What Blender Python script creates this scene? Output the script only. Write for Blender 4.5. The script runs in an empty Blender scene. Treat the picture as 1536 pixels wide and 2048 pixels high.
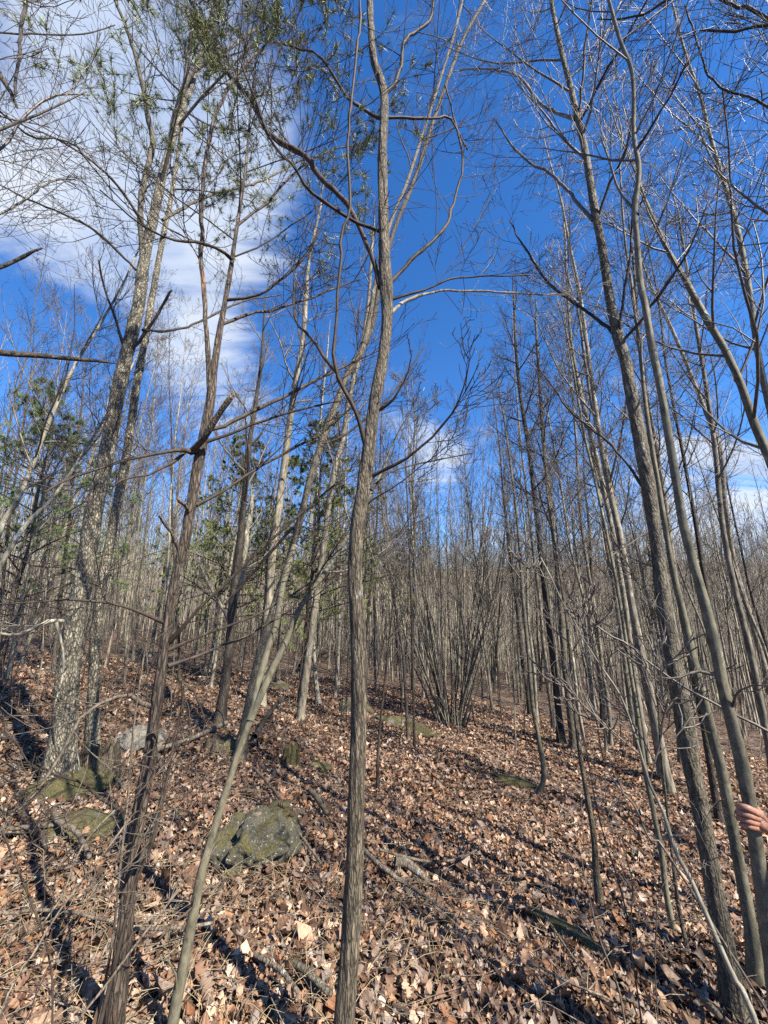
import bpy, bmesh, math, random
import numpy as np
from mathutils import Vector, noise as mnoise

# ------------------------------------------------------------------ camera, world, sun, exposure
C = bpy.context.scene
F = 770.0                                   # focal length in photo pixels (1536 x 2048)
PITCH = math.radians(13.6)
cd = bpy.data.cameras.new('camera'); cam = bpy.data.objects.new('camera', cd)
C.collection.objects.link(cam)
cd.sensor_fit = 'VERTICAL'; cd.sensor_height = 36.0; cd.lens = 36.0 * F / 2048
cd.clip_start = 0.05; cd.clip_end = 3000
cam.location = (0, 0, 0); cam.rotation_euler = (math.radians(90) + PITCH, 0, 0)
C.camera = cam
SUN_AZ, SUN_EL = math.radians(130), math.radians(44)     # azimuth clockwise from the view direction (+Y)
sdir = Vector((math.sin(SUN_AZ) * math.cos(SUN_EL), math.cos(SUN_AZ) * math.cos(SUN_EL), math.sin(SUN_EL)))
sl = bpy.data.lights.new('sun', 'SUN'); sun = bpy.data.objects.new('sun', sl); C.collection.objects.link(sun)
sl.energy = 5.0; sl.angle = math.radians(0.5); sl.color = (1, .92, .79)
sun.rotation_euler = sdir.to_track_quat('Z', 'Y').to_euler()
C.view_settings.view_transform = 'Standard'; C.view_settings.look = 'None'
C.view_settings.gamma = 1; C.view_settings.exposure = 1.38; C.view_settings.use_curve_mapping = False
C.render.engine = 'CYCLES'; C.cycles.max_bounces = 6; C.cycles.diffuse_bounces = 1; C.cycles.transparent_max_bounces = 4
C.cycles.use_denoising = False

SX, CXP, CYP = 1.0, 768.0, 1024.0
def ray(px, py):
    x = (px - CXP) / F; v = -(py - CYP) / F
    return np.array([x, math.cos(PITCH) - math.sin(PITCH) * v, math.sin(PITCH) + math.cos(PITCH) * v])

def node(nt, t, **kw):
    n = nt.nodes.new(t)
    for k, v in kw.items():
        if k in n.inputs.keys(): n.inputs[k].default_value = v
        else: setattr(n, k, v)
    return n
def math_n(nt, op, a, b=None, c=None, clamp=False):
    n = nt.nodes.new('ShaderNodeMath'); n.operation = op; n.use_clamp = clamp
    for i, v in enumerate((a, b, c)):
        if v is None: continue
        if isinstance(v, (int, float)): n.inputs[i].default_value = v
        else: nt.links.new(v, n.inputs[i])
    return n.outputs[0]

W = bpy.data.worlds.new('World'); C.world = W; W.use_nodes = True
nt = W.node_tree; nt.nodes.clear(); L = nt.links.new
out = node(nt, 'ShaderNodeOutputWorld'); bg = node(nt, 'ShaderNodeBackground'); L(bg.outputs[0], out.inputs[0])
bg.inputs['Strength'].default_value = 0.05
sky = node(nt, 'ShaderNodeTexSky'); sky.sky_type = 'NISHITA'; sky.sun_disc = False
sky.sun_elevation = SUN_EL; sky.sun_rotation = SUN_AZ; sky.altitude = 1800; sky.air_density = 1.0; sky.dust_density = 0.25; sky.ozone_density = 3.0
hs = node(nt, 'ShaderNodeHueSaturation'); hs.inputs['Hue'].default_value = .506; hs.inputs['Saturation'].default_value = 1.27; hs.inputs['Value'].default_value = 2.2; L(sky.outputs[0], hs.inputs['Color'])
tc = node(nt, 'ShaderNodeTexCoord'); sep = node(nt, 'ShaderNodeSeparateXYZ'); L(tc.outputs['Generated'], sep.inputs[0])
zz = math_n(nt, 'ADD', math_n(nt, 'MAXIMUM', sep.outputs[2], 0.0), 0.22)
cmb0 = None; cmb = node(nt, 'ShaderNodeCombineXYZ'); L(math_n(nt, 'DIVIDE', sep.outputs[0], zz), cmb.inputs[0]); L(math_n(nt, 'DIVIDE', sep.outputs[1], zz), cmb.inputs[1])
nz = node(nt, 'ShaderNodeTexNoise'); nz.inputs['Scale'].default_value = 1.3; nz.inputs['Detail'].default_value = 9; nz.inputs['Roughness'].default_value = .62; nz.inputs['Distortion'].default_value = .8
mpz = node(nt, 'ShaderNodeMapping'); mpz.inputs['Rotation'].default_value = (0, 0, math.radians(38)); mpz.inputs['Scale'].default_value = (.75, 2.1, 1); mpz.inputs['Location'].default_value = (.4, .2, 0)
L(cmb.outputs[0], mpz.inputs[0]); L(mpz.outputs[0], nz.inputs['Vector'])
def lobe(px, py, inner, outer, amp):
    d = ray(px, py); d /= np.linalg.norm(d)
    vm = node(nt, 'ShaderNodeVectorMath', operation='DOT_PRODUCT'); L(tc.outputs['Generated'], vm.inputs[0]); vm.inputs[1].default_value = tuple(d)
    mr = node(nt, 'ShaderNodeMapRange'); mr.interpolation_type = 'SMOOTHSTEP'
    L(vm.outputs['Value'], mr.inputs['Value']); mr.inputs['From Min'].default_value = math.cos(math.radians(outer)); mr.inputs['From Max'].default_value = math.cos(math.radians(inner)); mr.inputs['To Max'].default_value = amp
    return mr.outputs[0]
s = math_n(nt, 'ADD', math_n(nt, 'MULTIPLY', nz.outputs[0], 1.7), -.35)
for a_ in ((120, 130, 8, 27, .36), (330, 430, 4, 19, .25), (430, 760, 1, 11, .30), (780, 200, 2, 14, .10), (860, 930, 1, 7, .26), (1400, 1000, 2, 12, .30)): s = math_n(nt, 'ADD', s, lobe(*a_))
s = math_n(nt, 'ADD', s, lobe(60, 720, 3, 13, -.25)); s = math_n(nt, 'ADD', s, lobe(1150, 350, 12, 34, -.12))
low = node(nt, 'ShaderNodeMapRange'); low.interpolation_type = 'SMOOTHSTEP'; L(sep.outputs[2], low.inputs['Value'])
low.inputs['From Min'].default_value = .36; low.inputs['From Max'].default_value = .12; low.inputs['To Max'].default_value = .17
s = math_n(nt, 'ADD', s, low.outputs[0])
cf = node(nt, 'ShaderNodeMapRange'); cf.interpolation_type = 'SMOOTHSTEP'; L(s, cf.inputs['Value'])
cf.inputs['From Min'].default_value = .58; cf.inputs['From Max'].default_value = 1.0; cf.inputs['To Max'].default_value = .93
nz2 = node(nt, 'ShaderNodeTexNoise'); nz2.inputs['Scale'].default_value = 3.2; nz2.inputs['Detail'].default_value = 6; L(cmb.outputs[0], nz2.inputs['Vector'])
ccr = node(nt, 'ShaderNodeValToRGB'); L(nz2.outputs[0], ccr.inputs[0])
ccr.color_ramp.elements[0].position = .38; ccr.color_ramp.elements[0].color = (4.4, 5.4, 7.4, 1)
ccr.color_ramp.elements[1].position = .62; ccr.color_ramp.elements[1].color = (6.7, 7.3, 8.2, 1)
mx = node(nt, 'ShaderNodeMix', data_type='RGBA'); L(cf.outputs[0], mx.inputs[0]); L(hs.outputs[0], mx.inputs[6]); L(ccr.outputs[0], mx.inputs[7])
L(mx.outputs[2], bg.inputs['Color'])

# ------------------------------------------------------------------ materials
def new_mat(name):
    m = bpy.data.materials.new(name); m.use_nodes = True; nt = m.node_tree; nt.nodes.clear()
    o = node(nt, 'ShaderNodeOutputMaterial'); b = node(nt, 'ShaderNodeBsdfPrincipled'); nt.links.new(b.outputs[0], o.inputs[0])
    b.inputs['Roughness'].default_value = .8
    return m, nt, b
def ramp(nt, fac, stops):
    r = node(nt, 'ShaderNodeValToRGB'); nt.links.new(fac, r.inputs[0])
    e = r.color_ramp.elements
    while len(e) < len(stops): e.new(.5)
    for k, (p, c) in zip(e, stops): k.position = p; k.color = (*c, 1)
    return r.outputs[0]
def mixc(nt, f, a, b, bt='MIX'):
    m = node(nt, 'ShaderNodeMix', data_type='RGBA'); m.blend_type = bt
    for i, v in ((0, f), (6, a), (7, b)):
        if isinstance(v, (int, float)): m.inputs[i].default_value = v
        elif isinstance(v, tuple): m.inputs[i].default_value = (*v, 1)
        else: nt.links.new(v, m.inputs[i])
    return m.outputs[2]
def noise_n(nt, vec, scale, detail=5, rough=.55, dist=0):
    n = node(nt, 'ShaderNodeTexNoise'); n.inputs['Scale'].default_value = scale; n.inputs['Detail'].default_value = detail
    n.inputs['Roughness'].default_value = rough; n.inputs['Distortion'].default_value = dist
    if vec is not None: nt.links.new(vec, n.inputs['Vector'])
    return n.outputs[0]
def mapped(nt, sc, space='Object'):
    tc = node(nt, 'ShaderNodeTexCoord'); mp = node(nt, 'ShaderNodeMapping'); mp.inputs['Scale'].default_value = sc
    nt.links.new(tc.outputs[space], mp.inputs[0]); return mp.outputs[0]

def bark(name, dark, light, lichen=None, lich_amt=.0, scale=30, stretch=.18, bump=.6, crack=.0, rough=.75, spec=.4, dist=.01, extra=None):
    m, nt, b = new_mat(name)
    v = mapped(nt, (scale, scale, scale * stretch))
    n1 = noise_n(nt, v, 1.0, 7, .65, .4)
    col = ramp(nt, n1, [(.32, dark), (.50, tuple((a + c) / 2 for a, c in zip(dark, light))), (.66, light)])
    big = noise_n(nt, mapped(nt, (2.2, 2.2, 1.1)), 1.0, 4)
    col = mixc(nt, .55, col, ramp(nt, big, [(.35, (.55, .55, .55)), (.65, (1.15, 1.12, 1.05))]), 'MULTIPLY')
    h = n1
    if crack > 0:
        vo = node(nt, 'ShaderNodeTexVoronoi', feature='DISTANCE_TO_EDGE'); vo.inputs['Scale'].default_value = 1
        vv = mapped(nt, (scale * 1.1, scale * 1.1, scale * stretch * 1.6))
        add = node(nt, 'ShaderNodeVectorMath', operation='ADD'); nt.links.new(vv, add.inputs[0])
        nn = node(nt, 'ShaderNodeTexNoise'); nn.inputs['Scale'].default_value = 1.2; nn.inputs['Detail'].default_value = 4; nt.links.new(vv, nn.inputs['Vector']); nt.links.new(nn.outputs['Color'], add.inputs[1])
        nt.links.new(add.outputs[0], vo.inputs['Vector'])
        e = node(nt, 'ShaderNodeMapRange'); nt.links.new(vo.outputs['Distance'], e.inputs['Value']); e.inputs['From Max'].default_value = .22
        col = mixc(nt, math_n(nt, 'MULTIPLY', math_n(nt, 'SUBTRACT', 1.0, e.outputs[0]), crack), col, tuple(c * .35 for c in dark))
        h = math_n(nt, 'ADD', math_n(nt, 'MULTIPLY', e.outputs[0], .7), math_n(nt, 'MULTIPLY', n1, .6))
    if lichen is not None:
        ln = noise_n(nt, mapped(nt, (9, 9, 5)), 1.0, 8, .7)
        lf = node(nt, 'ShaderNodeMapRange'); nt.links.new(ln, lf.inputs['Value']); lf.inputs['From Min'].default_value = .62 - lich_amt * .2; lf.inputs['From Max'].default_value = .70 - lich_amt * .2
        col = mixc(nt, math_n(nt, 'MULTIPLY', lf.outputs[0], .8), col, lichen)
    if extra is not None:                       # patches where the outer bark has come away
        en = noise_n(nt, mapped(nt, (7, 7, 1.6)), 1.0, 4, .6)
        ef = node(nt, 'ShaderNodeMapRange'); nt.links.new(en, ef.inputs['Value']); ef.inputs['From Min'].default_value = .60; ef.inputs['From Max'].default_value = .66
        col = mixc(nt, math_n(nt, 'MULTIPLY', ef.outputs[0], .75), col, extra)
    oi = node(nt, 'ShaderNodeObjectInfo')
    rr = node(nt, 'ShaderNodeMapRange'); nt.links.new(oi.outputs['Random'], rr.inputs['Value']); rr.inputs['To Min'].default_value = .78; rr.inputs['To Max'].default_value = 1.22
    hv = node(nt, 'ShaderNodeHueSaturation'); nt.links.new(col, hv.inputs['Color']); nt.links.new(rr.outputs[0], hv.inputs['Value'])
    nt.links.new(hv.outputs[0], b.inputs['Base Color'])
    b.inputs['Roughness'].default_value = rough; b.inputs['Specular IOR Level'].default_value = spec
    bp = node(nt, 'ShaderNodeBump'); bp.inputs['Strength'].default_value = bump; bp.inputs['Distance'].default_value = dist
    nt.links.new(h, bp.inputs['Height']); nt.links.new(bp.outputs[0], b.inputs['Normal'])
    return m

M = {}
M['furrow'] = bark('furrowed_bark', (0.018, 0.014, 0.01), (0.28, 0.235, 0.165), (.36, .36, .29), .0, 85, .13, .9, .55, dist=.008)
M['flaky'] = bark('flaky_pale_bark', (0.035, 0.03, 0.022), (0.46, 0.42, 0.315), (.50, .52, .41), .0, 52, .26, 1.0, .85, dist=.010)
M['cedar'] = bark('shaggy_red_bark', (0.016, 0.011, 0.009), (0.215, 0.165, 0.125), (.30, .29, .24), .0, 65, .12, 1.0, .5, dist=.010, extra=(.30, .125, .05))
M['smooth'] = bark('smooth_grey_bark', (0.07, 0.064, 0.042), (0.21, 0.195, 0.135), (.42, .45, .36), .10, 38, .5, .35, 0, dist=.004)
M['grey'] = bark('grey_pitted_bark', (0.022, 0.018, 0.013), (0.215, 0.19, 0.135), (.34, .35, .28), .05, 55, .30, .8, .35, dist=.006)
M['stand'] = bark('stand_bark', (0.035, 0.03, 0.022), (0.3, 0.27, 0.205), (.42, .43, .35), .12, 22, .25, .5, 0, dist=.01)
M['dark'] = bark('dark_bark', (0.014, 0.011, 0.009), (0.085, 0.07, 0.053), (.25, .26, .2), .0, 30, .2, .8, .3, dist=.01)
M['pale'] = bark('pale_bark', (0.1, 0.092, 0.068), (0.38, 0.355, 0.28), (.55, .56, .48), .15, 26, .4, .5, 0, dist=.008)
M['farstand'] = bark('brightened_stand_bark', (.07, .062, .047), (.42, .38, .295), None, 0, 16, .25, .4, 0)  # stand bark coloured lighter to make up for shade on the far wood
M['twig'] = bark('twig_bark', (0.045, 0.037, 0.029), (0.165, 0.14, 0.11), None, 0, 30, .5, .2, 0, rough=.5, spec=.5)
M['twigdark'] = bark('dark_twig_bark', (0.02, 0.015, 0.012), (0.085, 0.066, 0.052), None, 0, 30, .5, .2, 0, rough=.65, spec=.2)
M['deadwood'] = bark('dead_wood', (0.06, 0.047, 0.034), (0.26, 0.215, 0.16), (.48, .5, .42), .1, 40, .3, .6, .2)
M['rotten'] = bark('rotten_wood', (.03, .022, .014), (.24, .19, .13), (.12, .13, .03), .3, 60, .1, 1.0, .5)
M['core'] = bark('broken_wood', (.32, .22, .12), (.55, .40, .24), None, 0, 60, .2, .6, 0)

def leaf_mat(name, attr=True):
    m, nt, b = new_mat(name)
    if attr:
        a = node(nt, 'ShaderNodeAttribute'); a.attribute_name = 'leafcol'; col = a.outputs['Color']
    else:
        oi = node(nt, 'ShaderNodeObjectInfo')
        col = ramp(nt, oi.outputs['Random'], [(0, (.11, .066, .042)), (.25, (.22, .135, .088)), (.5, (.34, .22, .145)), (.7, (.22, .165, .13)), (.9, (.45, .33, .23))])
    n = noise_n(nt, mapped(nt, (60, 60, 60)), 1.0, 4, .6)
    col = mixc(nt, .8, col, ramp(nt, n, [(.3, (.55, .5, .5)), (.65, (1.2, 1.15, 1.1))]), 'MULTIPLY')
    nt.links.new(col, b.inputs['Base Color']); b.inputs['Roughness'].default_value = .62; b.inputs['Specular IOR Level'].default_value = .3
    tr = node(nt, 'ShaderNodeBsdfTranslucent'); nt.links.new(col, tr.inputs['Color'])
    ms = node(nt, 'ShaderNodeMixShader'); ms.inputs[0].default_value = .18
    nt.links.new(b.outputs[0], ms.inputs[1]); nt.links.new(tr.outputs[0], ms.inputs[2])
    o = [x for x in nt.nodes if x.type == 'OUTPUT_MATERIAL'][0]; nt.links.new(ms.outputs[0], o.inputs[0])
    bp = node(nt, 'ShaderNodeBump'); bp.inputs['Strength'].default_value = .4; bp.inputs['Distance'].default_value = .004
    nt.links.new(n, bp.inputs['Height']); nt.links.new(bp.outputs[0], b.inputs['Normal'])
    return m
M['litter'] = leaf_mat('leaf_litter_material'); M['leaf'] = leaf_mat('fallen_leaf_material', False)

def needle_mat(name, c1, c2):
    m, nt, b = new_mat(name)
    n = noise_n(nt, mapped(nt, (5, 5, 5)), 1.0, 3)
    col = ramp(nt, n, [(.35, c1), (.65, c2)]); nt.links.new(col, b.inputs['Base Color']); b.inputs['Roughness'].default_value = .5
    return m
M['needle'] = needle_mat('pine_needle_material', (.07, .12, .04), (.19, .25, .09))
M['spray'] = needle_mat('cedar_spray_material', (.09, .12, .035), (.24, .27, .085))

def ground_mat():
    m, nt, b = new_mat('forest_floor')
    v = mapped(nt, (1, 1, 1))
    vo = node(nt, 'ShaderNodeTexVoronoi'); vo.inputs['Scale'].default_value = 11; nt.links.new(v, vo.inputs['Vector'])
    sp = node(nt, 'ShaderNodeSeparateColor'); nt.links.new(vo.outputs['Color'], sp.inputs[0])
    col = ramp(nt, sp.outputs[0], [(0, (.03, .019, .012)), (.25, (.07, .043, .026)), (.55, (.13, .08, .05)), (.8, (.18, .12, .08)), (1, (.26, .19, .13))])
    n = noise_n(nt, v, 30, 5)
    col = mixc(nt, .8, col, ramp(nt, n, [(.35, (.4, .38, .36)), (.65, (1.1, 1.1, 1.1))]), 'MULTIPLY')
    n2 = noise_n(nt, v, .35, 4); f = node(nt, 'ShaderNodeMapRange'); nt.links.new(n2, f.inputs['Value']); f.inputs['From Min'].default_value = .52; f.inputs['From Max'].default_value = .7
    col = mixc(nt, math_n(nt, 'MULTIPLY', f.outputs[0], .35), col, (.16, .12, .085))
    nt.links.new(col, b.inputs['Base Color']); b.inputs['Roughness'].default_value = .95
    bp = node(nt, 'ShaderNodeBump'); bp.inputs['Strength'].default_value = 1; bp.inputs['Distance'].default_value = .05
    nt.links.new(math_n(nt, 'ADD', vo.outputs['Distance'], n), bp.inputs['Height']); nt.links.new(bp.outputs[0], b.inputs['Normal'])
    return m
M['ground'] = ground_mat()

def rock_mat(name, moss=.5, base=((.07, .065, .05), (.27, .26, .22)), mosscol=((.022, .022, .008), (.145, .125, .045))):
    m, nt, b = new_mat(name)
    v = mapped(nt, (1, 1, 1))
    n = noise_n(nt, v, 22, 9, .72); col = ramp(nt, n, [(.32, base[0]), (.66, base[1])])
    vo = noise_n(nt, v, 60, 4, .6)
    f0 = node(nt, 'ShaderNodeMapRange'); nt.links.new(vo, f0.inputs['Value']); f0.inputs['From Min'].default_value = .60; f0.inputs['From Max'].default_value = .66
    col = mixc(nt, math_n(nt, 'MULTIPLY', f0.outputs[0], .8), col, (.45, .47, .38))
    n2 = noise_n(nt, v, 5.5, 6, .7); g = node(nt, 'ShaderNodeNewGeometry'); s = node(nt, 'ShaderNodeSeparateXYZ'); nt.links.new(g.outputs['Normal'], s.inputs[0])
    q = math_n(nt, 'ADD', n2, math_n(nt, 'MULTIPLY', s.outputs[2], .16))
    f = node(nt, 'ShaderNodeMapRange'); nt.links.new(q, f.inputs['Value']); f.inputs['From Min'].default_value = .80 - moss * .35; f.inputs['From Max'].default_value = .90 - moss * .35
    n3 = noise_n(nt, v, 70, 4, .7)
    col = mixc(nt, f.outputs[0], col, ramp(nt, n3, [(.3, mosscol[0]), (.7, mosscol[1])]))
    nt.links.new(col, b.inputs['Base Color']); b.inputs['Roughness'].default_value = .9
    bp = node(nt, 'ShaderNodeBump'); bp.inputs['Strength'].default_value = 1; bp.inputs['Distance'].default_value = .02
    nt.links.new(math_n(nt, 'ADD', n, n3), bp.inputs['Height']); nt.links.new(bp.outputs[0], b.inputs['Normal'])
    return m
M['rock'] = rock_mat('lichened_rock', .62, ((.024, .022, .014), (.125, .115, .08))); M['mossrock'] = rock_mat('mossy_rock', .85); M['palerock'] = rock_mat('pale_rock', .12, ((.10, .09, .07), (.30, .275, .22)))
M['moss'] = rock_mat('moss_cushion', 1.3)

def plain(name, c1, c2, sc=20, rough=.6, sss=0):
    m, nt, b = new_mat(name); n = noise_n(nt, mapped(nt, (sc, sc, sc)), 1.0, 5)
    nt.links.new(ramp(nt, n, [(.35, c1), (.65, c2)]), b.inputs['Base Color']); b.inputs['Roughness'].default_value = rough
    bp = node(nt, 'ShaderNodeBump'); bp.inputs['Strength'].default_value = .25; bp.inputs['Distance'].default_value = .003; nt.links.new(n, bp.inputs['Height']); nt.links.new(bp.outputs[0], b.inputs['Normal'])
    if sss: b.inputs['Subsurface Weight'].default_value = sss; b.inputs['Subsurface Radius'].default_value = (.02, .008, .004)
    return m
M['straw'] = plain('dry_straw', (.26, .20, .11), (.45, .37, .23), 30, .7)
M['skin'] = plain('skin', (.27, .13, .085), (.37, .195, .135), 60, .5, .15)
M['shirt'] = plain('shirt_cloth', (.05, .07, .10), (.07, .09, .13), 90, .9)
M['jeans'] = plain('trouser_cloth', (.06, .06, .055), (.09, .09, .08), 120, .9)
M['hair'] = plain('hair', (.05, .03, .02), (.09, .06, .04), 150, .6)
M['boot'] = plain('boot_leather', (.06, .04, .03), (.1, .07, .05), 60, .7)

# ------------------------------------------------------------------ mesh helpers
def link(o, parent=None):
    C.collection.objects.link(o)
    if parent is not None: o.parent = parent
    return o
def mesh_np(name, V, polys, mat, smooth=True):
    """V (n,3); polys: list of int arrays (m,k) with k = 3 or 4."""
    me = bpy.data.meshes.new(name); V = np.asarray(V, np.float32)
    polys = [np.asarray(p, np.int32) for p in polys if len(p)]
    loops = np.concatenate([p.ravel() for p in polys]); tot = np.concatenate([np.full(len(p), p.shape[1], np.int32) for p in polys])
    start = np.concatenate([[0], np.cumsum(tot)[:-1]]).astype(np.int32)
    me.vertices.add(len(V)); me.vertices.foreach_set('co', V.ravel())
    me.loops.add(len(loops)); me.loops.foreach_set('vertex_index', loops)
    me.polygons.add(len(tot)); me.polygons.foreach_set('loop_start', start); me.polygons.foreach_set('loop_total', tot)
    me.polygons.foreach_set('use_smooth', np.full(len(tot), smooth, bool))
    me.update(calc_edges=True)
    me.materials.append(mat)
    return me
def obj(name, me, parent=None):
    return link(bpy.data.objects.new(name, me), parent)
def thing(name, label, cat, loc=(0, 0, 0), group=None):
    o = link(bpy.data.objects.new(name, None)); o.location = tuple(float(a) for a in loc); o.empty_display_size = .2
    return tag(o, label, cat, group)
def tag(o, label, cat, group=None):
    o['label'] = label; o['category'] = cat
    if group: o['group'] = group
    return o

def tubes(paths, sides_of=lambda lv: 3):
    """paths: list of (pts (n,3), radii (n,), level). One joined surface, vectorised per (n, sides)."""
    groups = {}
    for p, r, lv in paths: groups.setdefault((len(p), sides_of(lv)), []).append((p, r))
    Vs, Qs, off = [], [], 0
    for (n, k), g in groups.items():
        P = np.array([a for a, _ in g]); R = np.array([b for _, b in g])
        m = len(g)
        T = np.gradient(P, axis=1); T /= np.linalg.norm(T, axis=2, keepdims=True) + 1e-9
        mean = np.abs(T.mean(1)); ref = np.zeros((m, 3)); ref[np.arange(m), mean.argmin(1)] = 1
        A = np.cross(T, ref[:, None, :]); A /= np.linalg.norm(A, axis=2, keepdims=True) + 1e-9
        B = np.cross(T, A)
        th = np.arange(k) * 2 * math.pi / k
        ring = A[:, :, None, :] * np.cos(th)[None, None, :, None] + B[:, :, None, :] * np.sin(th)[None, None, :, None]
        V = P[:, :, None, :] + ring * R[:, :, None, None]
        base = np.arange(m)[:, None, None] * (n * k); i = np.arange(n - 1)[None, :, None] * k; j = np.arange(k)[None, None, :]
        a = base + i + j; b = base + i + (j + 1) % k
        Q = np.stack([a, b, b + k, a + k], -1).reshape(-1, 4)[:, ::-1] + off
        Vs.append(V.reshape(-1, 3)); Qs.append(Q); off += m * n * k
    return np.concatenate(Vs), np.concatenate(Qs)

def catmull(P, n):
    P = np.asarray(P, float)
    if len(P) < 3:
        t = np.linspace(0, 1, n)[:, None]; return P[0] * (1 - t) + P[-1] * t
    d = np.concatenate([[0], np.cumsum(np.linalg.norm(np.diff(P[:, :3], axis=0), axis=1))]); u = np.linspace(0, d[-1], n)
    i = np.clip(np.searchsorted(d, u, side='right') - 1, 0, len(P) - 2)
    t = ((u - d[i]) / (d[i + 1] - d[i] + 1e-9))[:, None]
    p0 = P[np.maximum(i - 1, 0)]; p1 = P[i]; p2 = P[i + 1]; p3 = P[np.minimum(i + 2, len(P) - 1)]
    return .5 * (2 * p1 + (p2 - p0) * t + (2 * p0 - 5 * p1 + 4 * p2 - p3) * t * t + (3 * p1 - p0 - 3 * p2 + p3) * t ** 3)

def vnoise(a, z, seed):
    """smooth noise periodic in the angle a (0..1)."""
    rng = np.random.default_rng(seed); out = np.zeros(np.broadcast(a, z).shape)
    for ka, kz, amp in seed_tab:
        for _ in range(3):
            out = out + amp * np.sin(2 * math.pi * (round(ka * rng.uniform(.6, 1.4)) * a + kz * rng.uniform(.5, 1.5) * z + rng.uniform()))
    return out
seed_tab = [(2, 1.5, .5), (5, 3, .35), (9, 5, .3), (13, 9, .25)]

def solid_tube(P, R, sides, amp=0.0, seed=0, cap=True):
    """one tube with radius displacement (bark ridges and bulges)"""
    P = np.asarray(P); n = len(P); T = np.gradient(P, axis=0); T /= np.linalg.norm(T, axis=1, keepdims=True) + 1e-9
    ref = np.zeros(3); ref[np.abs(T.mean(0)).argmin()] = 1
    A = np.cross(T, ref); A /= np.linalg.norm(A, axis=1, keepdims=True); B = np.cross(T, A)
    th = np.arange(sides) / sides
    s = np.concatenate([[0], np.cumsum(np.linalg.norm(np.diff(P, axis=0), axis=1))])
    rr = np.repeat(R[:, None], sides, 1)
    if amp: rr = rr * (1 + amp * vnoise(th[None, :], s[:, None], seed))
    V = P[:, None, :] + (A[:, None, :] * np.cos(th * 2 * math.pi)[None, :, None] + B[:, None, :] * np.sin(th * 2 * math.pi)[None, :, None]) * rr[:, :, None]
    i = np.arange(n - 1)[:, None] * sides; j = np.arange(sides)[None, :]
    a = i + j; b = i + (j + 1) % sides
    Q = np.stack([a, b, b + sides, a + sides], -1).reshape(-1, 4)[:, ::-1]
    V = V.reshape(-1, 3); tris = np.zeros((0, 3), int)
    if cap:
        V = np.vstack([V, P[-1] + T[-1] * R[-1] * .3]); c = len(V) - 1; e = (n - 1) * sides
        tris = np.array([(e + (q + 1) % sides, c, e + q) for q in range(sides)])[:, ::-1]
    return V, [Q, tris]

# ------------------------------------------------------------------ terrain
def sstep(x): x = np.clip(x, 0, 1); return x * x * (3 - 2 * x)
def tz(x, y):
    x = np.asarray(x, float); y = np.asarray(y, float)
    z = -1.6 - .13 * 45 * np.tanh(x / 45) - .08 * 60 * np.tanh(y / 60)
    r = np.hypot(x, y)
    z = z + sstep((r - 70) / 190) * (26 + 8 * np.sin(np.arctan2(x, y) * 1.7 + .4) + 3 * np.sin(np.arctan2(x, y) * 5))
    near = np.clip(r / 3, .15, 1)
    z = z + near * (.10 * np.sin(.55 * x + 1.1) * np.cos(.47 * y + .3) + .05 * np.sin(1.7 * x + .8 * y) + .03 * np.sin(3.1 * y - 1.3 * x + 1) + .012 * np.sin(7 * x + 2) * np.sin(6.3 * y))
    return z
def ghit(px, py):
    d = ray(px, py); t0, t = 0., .2
    while t < 400:
        p = d * t
        if p[2] < tz(p[0], p[1]): break
        t0 = t; t *= 1.02
    for _ in range(30):
        tm = (t0 + t) / 2; p = d * tm
        if p[2] < tz(p[0], p[1]): t = tm
        else: t0 = tm
    return d * t

N = 380
u = np.linspace(-1, 1, N); k = 8.0; s = 1000 / math.sinh(k) * np.sinh(k * u)
X, Y = np.meshgrid(s, s + 1.5, indexing='ij'); Z = tz(X, Y)
V = np.stack([X, Y, Z], -1).reshape(-1, 3); i = np.arange(N - 1)[:, None] * N; j = np.arange(N - 1)[None, :]
a = i + j; Q = np.stack([a, a + N, a + N + 1, a + 1], -1).reshape(-1, 4)
ground = obj('ground', mesh_np('ground', V, [Q], M['ground'])); ground['kind'] = 'structure'

# ------------------------------------------------------------------ fallen leaves
def leaf_proto(st, kind, rng):
    """curled leaf: midrib + two edges, st stations. unit length."""
    u = np.linspace(0, 1, st)
    if kind == 'oak': w = .36 * np.sin(np.pi * np.clip(u * .96 + .02, 0, 1)) ** .6 * (1 + .38 * np.where(np.arange(st) % 2 == 0, -1, .5)) + .01
    elif kind == 'maple': w = .48 * np.sin(np.pi * u) ** .7 * (1 + .30 * np.where(np.arange(st) % 2 == 0, -.8, .5)) + .01
    else: w = .27 * np.sin(np.pi * u) ** .75 + .004
    if st > 8 and kind != 'plain': w = (.40 if kind == 'maple' else .30) * np.sin(np.pi * np.clip(u * .95 + .025, 0, 1)) ** .7 * (1 + .32 * np.sin(u * 4.5 * 6.283)) + .008
    c1, c2, c3, tw = rng.uniform(-.55, .55), rng.uniform(.3, 2.4) * rng.choice([-1, 1]), rng.uniform(-.3, .3), rng.uniform(-1.3, 1.3)
    V = []
    for q in range(st):
        zc = c1 * (u[q] - .5) ** 2 * 2 + c3 * math.sin(u[q] * 5)
        for sd in (-1, 0, 1):
            v = sd * w[q]; a = tw * (u[q] - .5)
            v += rng.uniform(-.03, .03)
            zz = c2 * v * v * 1.4 + rng.uniform(-.03, .03)
            V.append((u[q] - .5, v * math.cos(a) - zz * math.sin(a), zc + zz * math.cos(a) + v * math.sin(a)))
    Qs = []
    for q in range(st - 1):
        for e in (0, 1): Qs.append((q * 3 + e, q * 3 + e + 3, q * 3 + e + 4, q * 3 + e + 1))
    return np.array(V), np.array(Qs)
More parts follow.
